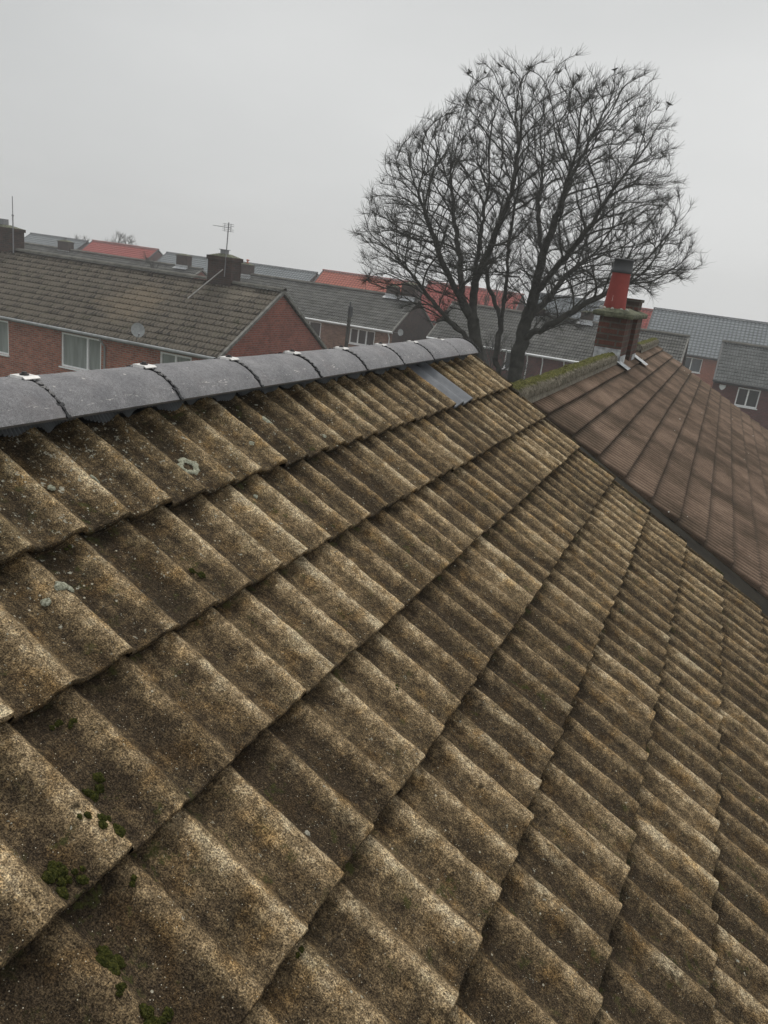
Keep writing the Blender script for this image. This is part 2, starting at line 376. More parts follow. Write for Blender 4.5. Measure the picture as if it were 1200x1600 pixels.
def m_ribtile():
    k = Mat('brown_pink_ribbed_tile', .95, .12); u, v = k.sepuv()
    r1 = k.white(k.math('FLOOR', k.math('DIVIDE', u, 5.)), k.math('FLOOR', v))
    big = k.noise(1.15, 4, .6, dist=.6); n = k.noise(8, 5, .65)
    f = k.math('MULTIPLY_ADD', r1, .12, k.math('MULTIPLY', big, 1.5)); f = k.math('MULTIPLY_ADD', n, .5, f); f = k.math('SUBTRACT', f, .62, clamp=True)
    col = k.ramp(f, (.0, (.050, .036, .026)), (.3, (.10, .071, .050)), (.55, (.180, .124, .090)), (1, (.31, .22, .162)))
    fu = k.math('FRACT', u)
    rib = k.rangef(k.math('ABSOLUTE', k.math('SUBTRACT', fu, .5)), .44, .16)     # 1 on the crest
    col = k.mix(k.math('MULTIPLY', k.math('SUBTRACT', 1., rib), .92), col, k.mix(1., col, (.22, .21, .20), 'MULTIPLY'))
    fv = k.math('FRACT', v)
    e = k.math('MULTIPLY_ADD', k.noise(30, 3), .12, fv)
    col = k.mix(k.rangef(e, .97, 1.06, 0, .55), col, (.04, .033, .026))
    col = k.mix(k.rangef(e, .36, .08, 0, .8), col, (.045, .037, .028))  # dirt by the head and painted-in shade beneath the course above
    col = k.mix(.6, col, k.ramp(k.noise(170, 3, .7), (.3, .45), (.7, 1.6)), 'MULTIPLY')
    vv = k.vor(22); vc = k.node('ShaderNodeSeparateColor', Color=vv.outputs['Color'])
    fl = k.math('MULTIPLY', k.rangef(vc.outputs[0], .988, .99), k.rangef(vv.outputs['Distance'], .2, .15))
    col = k.mix(fl, col, (.6, .58, .52))
    return k.done(col, k.bump(k.noise(150, 3, .7), .004, .8))
RIBT = m_ribtile()
def m_bark():
    k = Mat('dark_wet_bark', .95, .1); n = k.noise(5, 5, .7)
    return k.done(k.ramp(n, (.3, (.030, .030, .027)), (.7, (.085, .083, .072))), k.bump(k.noise(30, 3), .02, .6))
BARK = m_bark()
def m_glass(name, c):
    k = Mat(name, .08, .6); z = k.node('ShaderNodeSeparateXYZ', Vector=k.uv).outputs[0]
    n = k.noise(2.1, 2, .4, vec=k.node('ShaderNodeMapping', Vector=k.obj, Scale=(3, 3, .4)).outputs[0])
    return k.done(k.mix(k.rangef(n, .4, .62), tuple(x*.75 for x in c), c))
PANE_A = m_glass('pane_with_pale_blind', (.30, .325, .31)); PANE_D = m_glass('dark_window_pane', (.055, .062, .065)); PANE_G = m_glass('grey_window_pane', (.10, .12, .135))

BR_A = m_brick('red_brick', (.44, .15, .09), (.25, .075, .048), (.30, .24, .20), .25, .014)
BR_G = m_brick('plum_red_brick', (.31, .085, .06), (.19, .055, .043), (.25, .16, .13), .35, .014)
BR_B = m_brick('brown_mottled_brick', (.34, .19, .125), (.19, .09, .065), (.27, .22, .19), .35)
BR_C = m_brick('chimney_brick', (.125, .055, .042), (.062, .050, .042), (.10, .093, .078), .95, .012)
BR_D = m_brick('sooty_chimney_brick', (.085, .05, .042), (.05, .04, .036), (.08, .075, .07), .5)
BR_N = m_brick('orange_new_brick', (.36, .10, .052), (.30, .08, .045), (.30, .20, .16), .1)
BR_P = m_brick('dark_plum_brick', (.16, .055, .048), (.11, .045, .04), (.13, .10, .095), .3)

RF_A = m_roof('old_grey_pantile', (.012, .010, .008), (.125, .106, .082), tw=1., patch=[((-19.6+24.5, 2.0, 6.2), 1.5, (.15, .115, .075), .45), ((-16.2+24.5, 3.4, 7.0), .9, (.15, .13, .10), .5)], bright=.95, moss=.3)
RF_B = m_roof('old_dark_pantile', (.045, .045, .042), (.16, .16, .15), bright=.45, moss=.2)
RF_D = m_roof('dark_pantile', (.05, .055, .055), (.17, .18, .18), bright=.35, edge=.6)
RF_G = m_roof('slate_grey_tile', (.17, .19, .20), (.26, .28, .30), tw=1., bright=.2, edge=.15)
RF_R = m_roof('red_new_tile', (.30, .055, .045), (.42, .085, .07), tw=1., bright=.35, edge=.15)
RF_O = m_roof('orange_red_new_tile', (.33, .085, .055), (.46, .13, .085), tw=1., bright=.6, edge=.2)
RDG_F = m_flat('old_ridge', (.11, .105, .09), .95, .35, 3)
RDG_G = m_flat('grey_ridge', (.12, .13, .14), .9, .15, 3)
RDG_R = m_flat('red_ridge', (.24, .06, .05), .9, .15, 3)
VERGE = m_flat('verge_mortar', (.17, .165, .15), .95, .35, 6)

# ------------------------------------------------------------------ ground
g = MB(); g.add([(-160, -60, 0), (160, -60, 0), (160, 230, 0), (-160, 230, 0)], [(0, 1, 2, 3)])
g.build('ground', GRASSY, base=(0, 0, 0), kind='structure')
g = MB(); g.box(-160, 160, 33.5, 38.5, .004, .02); g.build('road', m_flat('asphalt', (.05, .05, .052), .9, .2, 2), base=(0, 0, 0), kind='structure')

# ------------------------------------------------------------------ roof maths
def profile(p):
    """height of the double-roll profile, crest at p=0 (mod 1), -1 in the valley"""
    p = np.mod(p, 1.)
    a = np.where(p < .34, p/.34*.5, .5+(p-.34)/.66*.5)
    return ((np.cos(2*np.pi*a)+1)/2)**1.7-1

def far_slope(mb, x0, x1, yt, zt, yb, zb, wave=.15, gauge=.33, amp=.025, step=.03, sub=4, u0=0.):
    """stepped, rolled tile slope from the ridge (yt, zt) down to the eave (yb, zb)"""
    L = sqrt((yb-yt)**2+(zb-zt)**2); nc = max(1, round(L/gauge)); gg = L/nc
    ey, ez = (yb-yt)/L, (zb-zt)/L; ny, nz = (-ez, ey) if ey > 0 else (ez, -ey)
    if nz < 0: ny, nz = -ny, -nz
    n = int((x1-x0)/wave*sub)+1; xs = np.linspace(x0, x1, n); u = (xs-x0)/wave+u0
    pr = profile(u)*amp
    for j in range(nc):
        jt = vnoise(np.floor(u/2)+.5, np.full(n, j*7.3), 3)*.012-.006
        rows = []; uv = []
        for b, h, vv in ((j*gg, -step, j+.02), ((j+.5)*gg, -step/2, j+.5), ((j+1)*gg, 0, j+.99), ((j+1)*gg-.002, -step-.012, j+.995)):
            hh = pr+h+jt
            rows.append(np.stack([xs, yt+ey*b+ny*hh, zt+ez*b+nz*hh], -1)); uv.append(np.stack([u, np.full(n, vv)], -1))
        mb.grid(np.array(rows), np.array(uv), smooth=False)

def half_round(mb, x0, x1, y, z, rad, along='x', seg=10, lift=0., step=None):
    n = max(2, int((x1-x0)/(step or .45))+1)
    xs = np.linspace(x0, x1, n)
    for i in range(n-1):
        P = []
        for x, rr in ((xs[i], rad), (xs[i+1]+.02, rad*1.05)):
            P.append([(x, y+rr*cos(t)*1.0, z+lift+rr*sin(t)*.8) for t in np.linspace(0, pi, seg)])
        mb.grid(np.array(P))
    return mb

def wall_holes(mb, x0, x1, y, z0, z1, holes, depth=.09):
    xs = sorted({x0, x1, *[h[0] for h in holes], *[h[1] for h in holes]}); zs = sorted({z0, z1, *[h[2] for h in holes], *[h[3] for h in holes]})
    for a, b in zip(xs, xs[1:]):
        for c, d in zip(zs, zs[1:]):
            mx, mz = (a+b)/2, (c+d)/2
            if any(h[0] < mx < h[1] and h[2] < mz < h[3] for h in holes): continue
            mb.add([(a, y, c), (b, y, c), (b, y, d), (a, y, d)], [(0, 1, 2, 3)], uv=[(a, c), (b, c), (b, d), (a, d)])
    for h in holes:
        a, b, c, d = h[:4]
        for p in (((a, c), (a, d)), ((a, d), (b, d)), ((b, d), (b, c)), ((b, c), (a, c))):
            (xa, za), (xb, zb) = p
            mb.add([(xa, y, za), (xb, y, zb), (xb, y+depth, zb), (xa, y+depth, za)], [(0, 1, 2, 3)], uv=[(xa, za), (xb, zb), (xb, zb+depth), (xa, za+depth)])

def window(parent, x0, x1, z0, z1, y, mull, pane, sill=True, fw=.065):
    """one window in a wall at y; mull: fractions where an upright stands"""
    f = MB(); yy = y+.03
    f.box(x0, x1, yy, yy+.06, z0, z0+fw); f.box(x0, x1, yy, yy+.06, z1-fw, z1)
    f.box(x0, x0+fw, yy+.001, yy+.059, z0+fw, z1-fw); f.box(x1-fw, x1, yy+.001, yy+.059, z0+fw, z1-fw)
    for m in mull:
        xm = x0+(x1-x0)*m; f.box(xm-fw*.6, xm+fw*.6, yy-.01, yy+.055, z0+fw, z1-fw)
    if sill: f.box(x0-.05, x1+.05, y-.07, y+.03, z0-.05, z0-.002)
    w_ = f.build('window', WHITE, parent)
    p = MB(); p.add([(x0+.02, yy+.04, z0+.02), (x1-.02, yy+.04, z0+.02), (x1-.02, yy+.04, z1-.02), (x0+.02, yy+.04, z1-.02)], [(0, 1, 2, 3)], uv=[(0, 0), (1, 0), (1, 1), (0, 1)])
    p.build('pane', pane, w_)
    return w_

def chimney_pot(parent, x, y, z, h=.35, r=.1, mat=None):
    MB().lathe((x, y, z), [(r*1.15, 0), (r*1.1, .03), (r*.95, .05), (r*.85, h*.8), (r*1.05, h*.84), (r*1.05, h*.97), (r*.98, h), (r*.78, h), (r*.7, h*.5), (0, h*.5)], 14).build('chimney_pot', mat or CLAY, parent)

def chimney(parent, x0, x1, y, z0, z1, dy=.45, mat=None, pots=1, cap=.12, flash=True, potmat=None, pot_h=.25):
    m = MB(); m.box(x0, x1, y-dy/2, y+dy/2, z0, z1)
    m.box(x0-.045, x1+.045, y-dy/2-.045, y+dy/2+.045, z1, z1+cap)
    o = m.build('chimney', mat or BR_D, parent)
    c = MB(); hx, hy = (x1-x0)/2, dy/2; cx = (x0+x1)/2; zc = z1+cap
    v = [(cx-hx, y-hy, zc+.001), (cx+hx, y-hy, zc+.001), (cx+hx, y+hy, zc+.001), (cx-hx, y+hy, zc+.001), (cx-hx*.35, y-hy*.4, zc+.1), (cx+hx*.35, y-hy*.4, zc+.1), (cx+hx*.35, y+hy*.4, zc+.1), (cx-hx*.35, y+hy*.4, zc+.1)]
    c.add(v, [(0, 1, 5, 4), (1, 2, 6, 5), (2, 3, 7, 6), (3, 0, 4, 7), (4, 5, 6, 7)]); c.build('flaunching', CONC, o)
    for i in range(pots):
        chimney_pot(o, cx+(i-(pots-1)/2)*(x1-x0)*.5, y, zc+.06, pot_h, .1, potmat)
    if flash:
        f = MB(); f.box(x0-.05, x1+.05, y-dy/2-.02, y-dy/2-.004, z0+.25, z0+.42)
        f.add([(x0-.1, y-dy/2-.02, z0+.28), (x1+.1, y-dy/2-.02, z0+.28), (x1+.12, y-dy/2-.30, z0+.16), (x0-.12, y-dy/2-.30, z0+.16)], [(0, 1, 2, 3)])
        f.build('flashing', LEAD, o)
    return o

def house(name, label, x0, x1, yf, half, ze, zr, roofm, brick, ridgem, wins=(), pane=PANE_D, gable=None, gutter=GUTTER, wave=.15, gauge=.33, amp=.025, sub=4, base=None, pipes=(), step=.03, barge=None, group=None, ovh=.1):
    """terraced block: ridge along x; ze, zr are heights relative to the camera"""
    ze += H; zr += H; yr = yf+half; yb = yr+half; yw = yf+.3
    t = thing(name, label, 'house', base or ((x0+x1)/2, yf, 0), group)
    m = MB(); wall_holes(m, x0+ovh, x1-ovh, yw, 0, ze-.02, [(a, b, c+H, d+H) for a, b, c, d, _ in wins])
    wall_holes(m, x0+ovh, x1-ovh, yb-.3, 0, ze-.02, [])
    m.build('wall', brick, t)
    gz = zr-.16; k = (zr-ze)/half
    for xg in (x0+ovh, x1-ovh):
        gm = MB(); zw = ze+.3*k-.16
        gm.add([(xg, yw, 0), (xg, yb-.3, 0), (xg, yb-.3, zw), (xg, yr, gz), (xg, yw, zw)], tris=[(0, 1, 2), (0, 2, 4), (4, 2, 3)], uv=[(yw, 0), (yb, 0), (yb, zw), (yr, gz), (yw, zw)])
        gm.build('gable_wall', gable or brick, t)
    r = MB(); far_slope(r, x0, x1, yr, zr, yf, ze, wave, gauge, amp, step, sub); far_slope(r, x0, x1, yr, zr, yb, ze, wave, gauge, amp, step, max(2, sub//2))
    r.add([(x0, yf, ze-.06), (x1, yf, ze-.06), (x1, yr, zr-.06), (x0, yr, zr-.06), (x0, yb, ze-.06), (x1, yb, ze-.06)], [(0, 3, 2, 1), (3, 4, 5, 2)])
    r.build('roof', roofm, t)
    rd = MB(); half_round(rd, x0-.02, x1, yr, zr-.03, .13, step=.45); rd.build('ridge_tiles', ridgem, t)
    for xg, s in ((x0, 1), (x1, -1)):
        b = MB()
        for ya, yb_ in ((yf, yr), (yb, yr)): b.beam((xg+s*.035, ya, ze-.06), (xg+s*.035, yb_, zr-.06), .09, .10)
        b.build('verge', barge or VERGE, t)
    gt = MB(); gt.tube([(x0, yf-.03, ze-.09), (x1, yf-.03, ze-.09)], .055, 8); gt.build('gutter', gutter, t)
    fb = MB(); fb.box(x0+ovh, x1-ovh, yw-.05, yw-.004, ze-.2, ze-.02); fb.build('fascia', FASCIA if gutter is not WHITE else WHITE, t)
    for a, b, c, d, mu in wins: window(t, a, b, c+H, d+H, yw, mu, pane)
    for (xp, mt) in pipes:
        p = MB(); p.tube([(xp, yf-.03, ze-.14), (xp, yf+.05, ze-.25), (xp, yw-.06, ze-.45), (xp, yw-.06, 0)], .035, 8); p.build('downpipe', mt, t)
    t['_yw'] = yw; t['_yr'] = yr
    return t

# ------------------------------------------------------------------ our own house: near roof
WV = .15; GA = 2.069*WV; PHI = radians(31.02)
OX, OZ = -1.4946, H-.4905                      # apex of the crest plane
ES = np.array([cos(PHI), 0, -sin(PHI)]); EN = np.array([sin(PHI), 0, cos(PHI)]); EA = np.array([0, 1., 0]); O0 = np.array([OX, 0, OZ])
A_END = 34.57*WV
RX, RZ = OX-.15*cos(PHI), OZ+.15*sin(PHI)             # real apex, under the ridge tiles
own = thing('brick_house', 'near house with the brown lichen-speckled double-roll tile roof and new grey ridge tiles', 'house', (OX, 2.5, 0))
GREY_TILE = None
def near_tiles(mb, grey_mb, ncourse=14):
    NB, NA = 34, 52
    for j in range(ncourse):
        par = 1 if j else 0                                  # the top course is laid half a tile over
        fine = j < 9
        na, nb = (NA, NB) if fine else (20, 6)
        k0 = -4
        while True:
            s0 = k0+par+1-.93+.03                             # left edge of the tile in wave units (crest at whole numbers + .57)
            ua = s0+.57; ub = ua+2.0
            if ua > 34.7: break
            cut = min(ub, 35.05)
            k0 += 2
            if cut-ua < .3: continue
            isgrey = (j == 0 and abs(ua-(26+.64+.0)) < .8)
            tr = rng.random(); ja, jb, jn, jr = rng.normal(0, .012), rng.normal(0, .0028), rng.normal(0, .0013), rng.normal(0, .004)
            u = np.linspace(ua, cut, na+1) if cut < ub else np.concatenate([np.linspace(ua, ub-.03, na), [ub]])
            b = np.linspace(-.045, GA, nb+1)
            Ug, Bg = np.meshgrid(u, b)                        # rows: down the slope
            pr = profile(Ug-.57)
            AMP = .0225
            hh = pr*AMP
            loc = (Ug-ua)/2
            # the lapped right edge rides over the neighbour
            hh = hh + .0030*np.clip((loc-.7)/.25, 0, 1) - .0030*np.clip((.15-loc)/.15, 0, 1)
            hh = hh - .030*(1-Bg/GA) + jn + jr*(loc-.5)
            x_w = Ug*WV; y_w = (j*GA+Bg)
            er = (vnoise(x_w*45, y_w*45, 1)-.5)*.0030+(vnoise(x_w*120, y_w*120, 2)-.5)*.0016+(vnoise(x_w*14, y_w*14, 5)-.5)*.004
            if isgrey: er = er*.12
            hh = hh+er
            edge = (vnoise(x_w*60, y_w*0+j*9.1, 8)-.5)*.005*(Bg/GA)**6
            if isgrey: edge *= .1
            A = x_w+ja*.15+ (0); Bd = y_w+jb+edge+jr*.3*(loc-.5)
            P = O0+A[..., None]*EA+Bd[..., None]*ES+hh[..., None]*EN
            crest = np.clip(1+pr*1.25, 0, 1)
            topf = np.clip(1-(j+Bg/GA)/2.2, 0, 1)*np.clip(1.25-Ug/24, .15, 1)
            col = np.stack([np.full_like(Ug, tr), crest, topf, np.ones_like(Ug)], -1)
            uv = np.stack([Ug, j+Bg/GA*.98+.01], -1)
            tgt = grey_mb if isgrey else mb
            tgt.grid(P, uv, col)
            # tail: rounded arris, then the cut end
            tail = P[-1]; T = [tail, tail+ES*.003-EN*.0025, tail+ES*.0035-EN*.007, tail+ES*.002-EN*.0185, tail-ES*.02-EN*.023]
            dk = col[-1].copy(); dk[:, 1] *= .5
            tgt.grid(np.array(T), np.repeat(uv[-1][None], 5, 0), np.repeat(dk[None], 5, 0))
            # right edge
            ed = P[:, -1]; T = [ed, ed+EA*.003-EN*.003, ed+EA*.003-EN*.014]
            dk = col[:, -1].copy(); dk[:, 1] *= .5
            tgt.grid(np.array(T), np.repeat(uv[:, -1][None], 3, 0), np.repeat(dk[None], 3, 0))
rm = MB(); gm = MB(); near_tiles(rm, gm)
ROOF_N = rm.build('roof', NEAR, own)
if gm.n: gm.build('replacement_tile', GREYT, own, label='new smooth grey double-roll tile let into the top course')

# battened underside, rear slope, walls under the roof
m = MB(); LB = 14*GA
a0, a1 = -.8, A_END+.02
def RP(a, b, h): return O0+EA*a+ES*b+EN*h
m.add([RP(a0, -.13, -.075), RP(a1, -.13, -.075), RP(a1, LB, -.075), RP(a0, LB, -.075)], [(0, 1, 2, 3)]); m.build('underlay', BLACK, own)
def mirr(p): q = np.array(p, float); q[0] = 2*RX-q[0]; return q
m = MB(); r_ = MB(); far_slope(r_, a0, a1, 0, 0, 1, 0)          # (unused helper geometry is not built)
P = MB()
for j in range(14):
    na = int((a1-a0)/WV*10); aa = np.linspace(a0, a1, na+1); pr = profile(aa/WV)*.022
    rows = [[mirr(O0+EA*a+ES*b+EN*(h+hh)) for a, hh in zip(aa, pr)] for b, h in ((j*GA-.02, -.027), ((j+1)*GA, 0), ((j+1)*GA, -.02))]
    P.grid(np.array(rows), col=np.tile(np.array([.5, .5, 0, 1.]), (3, na+1, 1)))
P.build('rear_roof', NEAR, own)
eb = RP(0, LB, 0)
m = MB(); xe = eb[0]-.35; ze_ = eb[2]-.05
m.box(2*RX-xe, xe, a0+.1, A_END-.12, 0, ze_)
m.add([(2*RX-xe, A_END-.12, ze_), (xe, A_END-.12, ze_), (RX, A_END-.12, RZ-.12)], tris=[(0, 1, 2)]); m.build('wall', BR_A, own)
m = MB(); m.tube([(eb[0]+.05, a0, eb[2]-.06), (eb[0]+.05, a1, eb[2]-.06)], .06); m.build('gutter', GUTTER, own)
# last strip beside the valley: a bedded half roll
m = MB()
for j in range(13):
    aa = np.linspace(34.62, 35.12, 9)
    rows = []; cols = []
    for b, h in ((-.04, -.026), (GA*.5, -.013), (GA, 0), (GA+.003, -.008), (GA, -.03)):
        ph = np.linspace(0, pi, 9)
        rows.append([O0+EA*(a*WV)+ES*(j*GA+b)+EN*(h-.022+.026*sin(t)) for a, t in zip(aa, ph)])
        cols.append([[.35+.3*sin(j*2.1), .35*sin(t), .2, 1] for t in ph])
    m.grid(np.array(rows), col=np.array(cols))
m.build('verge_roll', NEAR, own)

# dry ridge: pleated roll, ridge tiles, unions, clips
m = MB(); aa = np.arange(a0, A_END-.1, .002); wv = profile(aa/WV-.57)
fl = -.030+.010*np.sin(aa*23)+.006*np.sin(aa*61)
rows = []; ple = (np.arange(len(aa)) % 5 < 2)*.009
for t in np.linspace(0, 1, 7):
    b = -.125+(fl+.125)*t
    lift = (1-t)**1.3*.022+.004 + wv*(.0225*.97*t**1.2)-.024*t**.3
    if t == 1: lift = lift+.001
    rows.append(O0+aa[:, None]*EA+b[:, None]*ES+(lift+ple*(.4+.6*t))[:, None]*EN)
m.grid(np.array(rows), smooth=False); m.build('ridge_roll', FLASH, own)
RC, RR = -.165, .19
def rpt(a, ang, rr): return np.array([RX+rr*sin(ang), a, RZ+RC+rr*cos(ang)])
amax = math.asin(.151/.19)
joints = [(9.87+3.065*k)*WV for k in range(-4, 9)]
joints = sorted(joints)
for i in range(len(joints)-1):
    s, e = joints[i]+.0035, joints[i+1]-.0035
    last = i == len(joints)-2
    m = MB(); angs = np.linspace(-amax, amax, 41); na = 26; aa = np.linspace(s, e, na)
    dz = rng.normal(0, .0015); ta = rng.normal(0, .003)
    def surf(rr, edge=0.):
        R_ = []
        for ii, a in enumerate(aa):
            rnd_ = 0
            if last and a > e-.05: rnd_ = (1-sqrt(max(0, 1-((a-(e-.05))/.05)**2)))*.03
            ed = .003 if ii in (0, na-1) else 0
            R_.append([rpt(a, t, rr-rnd_-ed+dz+ta*(a-s)+(vnoise(np.array([a*30.]), np.array([t*8+40.]), 4)[0]-.5)*.0016) for t in angs])
        return np.array(R_)
    So = surf(RR); Si = surf(RR-.016)
    vv = np.abs(angs)/amax; uv = np.stack([np.repeat(aa[:, None], 41, 1), np.repeat(vv[None], na, 0)], -1)
    m.grid(So, uv); m.grid(Si, uv)
    for rowA, rowB in ((So[0], Si[0]), (So[-1], Si[-1])): m.grid(np.array([rowA, rowB]), np.repeat(uv[0][None], 2, 0), smooth=False)
    for c in (0, -1): m.grid(np.array([So[:, c], Si[:, c]]), np.repeat(uv[:, c][None], 2, 0), smooth=False)
    rt = m.build('ridge_tile', RIDGE, own)
    # black union under the joint, with its ratchet teeth showing
    u_ = MB()
    for kk, t in enumerate(np.linspace(-amax, amax, 46)):
        wdt = .006+.004*(kk % 5 == 0)+.003*rng.random()
        if kk % 9 == 4: wdt += .012
        p = rpt(e+.0035, t, RR-.002+.003*(kk % 3 == 0)); dtang = np.array([cos(t), 0, -sin(t)])
        sh = rng.normal(0, .0012)
        u_.beam(p-dtang*.0042+EA*sh, p+dtang*.0042+EA*sh, wdt, .005, up=(sin(t), 0, cos(t)))
    u_.build('ridge_union', BLACK, rt)
    if not last:
        cl = MB(); cz = RZ+RC+RR+.004; ce = e+.0035
        cl.box(RX-.020, RX+.020, ce-.024, ce+.024, cz, cz+.003)
        for sgn in (-1, 1): cl.beam((RX, ce+sgn*.024, cz+.0015), (RX, ce+sgn*.027, cz-.006), .04, .003, up=(0, sgn, .3))
        cl.beam((RX-.020, ce, cz+.002), (RX-.030, ce, cz-.005), .05, .003, up=(.3, 0, 1)); cl.beam((RX+.020, ce, cz+.002), (RX+.030, ce, cz-.003), .05, .003, up=(.3, 0, 1))
        c_ = cl.build('ridge_clip', STEEL, rt)
        sc = MB(); sc.lathe((RX, ce, cz+.003), [(.012, 0), (.012, .003), (.007, .0035), (.007, .008), (0, .009)], 10); sc.build('screw', SCREW, c_)

# moss cushions on the tiles
def blob(mb, c, n_ax, rad, h, seed):
    nu, nv = 22, 10; P = []
    n_ax = Vector(n_ax).normalized(); a = n_ax.cross(Vector((0, 1, 0))).normalized(); b = n_ax.cross(a)
    for i in range(nv+1):
        ph = i/nv*pi/2; row = []
        for k in range(nu+1):
            t = 2*pi*(k % nu)/nu
            w_ = 1+.5*(float(vnoise(np.array([cos(t)*2+9.]), np.array([sin(t)*2+ph*2+seed*3.]), seed)[0])-.5)
            w2 = 1+.35*(float(vnoise(np.array([cos(t)*7+9.]), np.array([sin(t)*7+ph*6+seed*3.]), seed+5)[0])-.5)
            rr = rad*sin(ph)*w_*w2 if i < nv else rad*1.05*w_*w2; hz_ = h*cos(ph)*w2
            row.append(Vector(c)+a*(rr*cos(t))+b*(rr*sin(t)*.8)+n_ax*hz_)
        P.append([tuple(x) for x in row])
    mb.grid(np.array(P))
def tile_h(u, v):
    f = v % 1.0; return profile(np.array([u-.57]))[0]*.0225-.030*(1-f)
sd_ = 1
for (u, v, s) in [(5.93, 2.59, .013), (5.88, 2.62, .010), (5.68, 2.86, .013), (5.62, 2.80, .009), (4.83, 2.83, .012), (4.92, 2.88, .012), (4.99, 2.82, .009), (5.05, 2.9, .010), (4.70, 3.27, .014), (4.82, 3.36, .013), (4.76, 3.33, .010), (4.60, 3.65, .013), (4.70, 3.70, .011),
                  (5.45, 3.12, .006), (9.97, 1.66, .010), (10.0, 1.69, .007), (11.55, 3.49, .008), (6.3, 2.2, .006), (6.15, 2.15, .007), (3.9, 2.4, .011), (3.95, 2.5, .009), (6.46, 4.08, .006), (5.55, 2.7, .007), (8.3, 1.05, .006), (4.62, 3.45, .008)]:
    mossm = MB()
    for q in range(4):
        uu = u+rng.normal(0, s*1.6/WV*.5); v2 = v+rng.normal(0, s*1.2/GA*.5); sd_ += 1
        p = O0+EA*(uu*WV)+ES*(v2*GA)+EN*(tile_h(uu, v2)+.001)
        blob(mossm, p, EN, s*(.5+.5*rng.random()), s*.65*(.6+.5*rng.random()), sd_)
    mossm.build('moss', MOSS, own)

# lichen rosettes standing on the top courses
LICH = Mat('grey_green_lichen', 1., .05)
LICH = LICH.done(LICH.ramp(LICH.noise(170, 4, .8), (.32, (.09, .085, .06)), (.5, (.27, .27, .20)), (.7, (.52, .52, .43))), LICH.bump(LICH.noise(260, 3), .003))
for (u, v, R_, inner) in [(11.99, .67, .036, .45), (15.68, .38, .026, .0), (7.69, 1.36, .016, 0), (7.55, 1.34, .012, 0), (7.25, 1.39, .009, 0), (9.7, .55, .014, 0), (14.3, .62, .010, 0), (17.2, .8, .009, 0), (8.9, .5, .010, 0), (13.1, 1.2, .008, .0), (10.7, .9, .008, 0)]:
    lm = MB(); nu = 48; nr = 7; rows = []; sd_ += 1
    for i in range(nr+1):
        row = []
        for k in range(nu+1):
            t = 2*pi*(k % nu)/nu
            ro = R_*(1+.35*(float(vnoise(np.array([cos(t)*2.2+9]), np.array([sin(t)*2.2+sd_*3.]), 11)[0])-.5)*2*.6+.25*(float(vnoise(np.array([cos(t)*8+9]), np.array([sin(t)*8+sd_*3.]), 12)[0])-.5))
            rr = ro*(inner+(1-inner)*i/nr)
            uu = u+rr*cos(t)/WV; v2 = v+rr*sin(t)*1.0/GA
            hgt = .0035*sin(pi*min(1, (i+.0)/nr)) if inner else .003*(1-(i/nr)**3)
            if 0 < i < nr: hgt += rng.random()*.0012
            row.append(O0+EA*(uu*WV)+ES*(v2*GA)+EN*(tile_h(uu, v2)+hgt+(.0015 if i < nr else -.0005)))
        rows.append(row)
    lm.grid(np.array(rows)); lm.build('lichen', LICH, own)

# ------------------------------------------------------------------ next-door roof with brown ribbed tiles
KE = .24/.31; EX, EZ = -1.6*KE, H-.96*KE; PE = radians(28.4); GE = .24
ESe = np.array([cos(PE), 0, -sin(PE)]); ENe = np.array([sin(PE), 0, cos(PE)]); OE = np.array([EX, 0, EZ])
E0, E1 = 5.71, 17.0
nb_ = thing('brick_house', 'next-door house with brown-pink ribbed tiles, mossy ridge and chimney with red pot', 'house', (EX, 11, 0))
def rib(u): return -np.abs(np.sin(np.pi*(u)))**1.0
def ribbed(mb, sgn, ncourse, sub, RW=.083):
    for j in range(ncourse):
        jt = (rng.random()-.5)*.01; e0 = E0+(rng.random()-.5)*.012
        n = int((E1-e0)/RW*sub)+1; aa = np.linspace(e0, E1, n); u = (aa-E0)/RW+.5
        tl = np.floor(u/5); tj = vnoise(tl+.5, np.full(n, j*3.7+.2), 9)
        pr = (np.abs(np.cos(np.pi*u))-1)*.026
        rows = []; uv = []
        for b, h, vv in ((j*GE-.01, -.030, j+.02), ((j+.5)*GE, -.015, j+.5), ((j+1)*GE-.004, -.001, j+.97), ((j+1)*GE, -.005, j+.985), ((j+1)*GE-.001, -.030, j+.99)):
            hh = pr*(1 if b > 0 else 1)+h+(tj-.5)*.004
            bb = b+(tj-.5)*.008
            Q = OE+aa[:, None]*EA+np.array(bb)[:, None]*ESe*1.0+hh[:, None]*ENe
            if sgn < 0: Q[:, 0] = 2*EX-Q[:, 0]
            rows.append(Q); uv.append(np.stack([u+.5, np.full(n, vv)], -1))
        mb.grid(np.array(rows), np.array(uv), smooth=False)
        # cut edge beside the valley
        T = [[r_[0], r_[0]-ENe*.025] for r_ in rows[:4]]
        mb.grid(np.array(T), np.tile(np.array([.5, j+.99]), (4, 2, 1)), smooth=False)
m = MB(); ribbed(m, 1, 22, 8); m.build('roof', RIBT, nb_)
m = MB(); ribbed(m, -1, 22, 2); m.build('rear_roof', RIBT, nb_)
def EPt(a, b, h): return OE+EA*a+ESe*b+ENe*h
m = MB(); m.add([EPt(E0, 0, -.06), EPt(E1, 0, -.06), EPt(E1, 22*GE, -.06), EPt(E0, 22*GE, -.06)], [(0, 1, 2, 3)]); m.build('underlay', BLACK, nb_)
ee = EPt(0, 22*GE, 0); m = MB(); m.box(2*EX-ee[0]+.3, ee[0]-.3, E0+.15, E1-.12, 0, ee[2]-.05)
m.add([(2*EX-ee[0]+.3, E1-.12, ee[2]-.05), (ee[0]-.3, E1-.12, ee[2]-.05), (EX, E1-.12, EZ-.1)], tris=[(0, 1, 2)]); m.build('wall', BR_P, nb_)
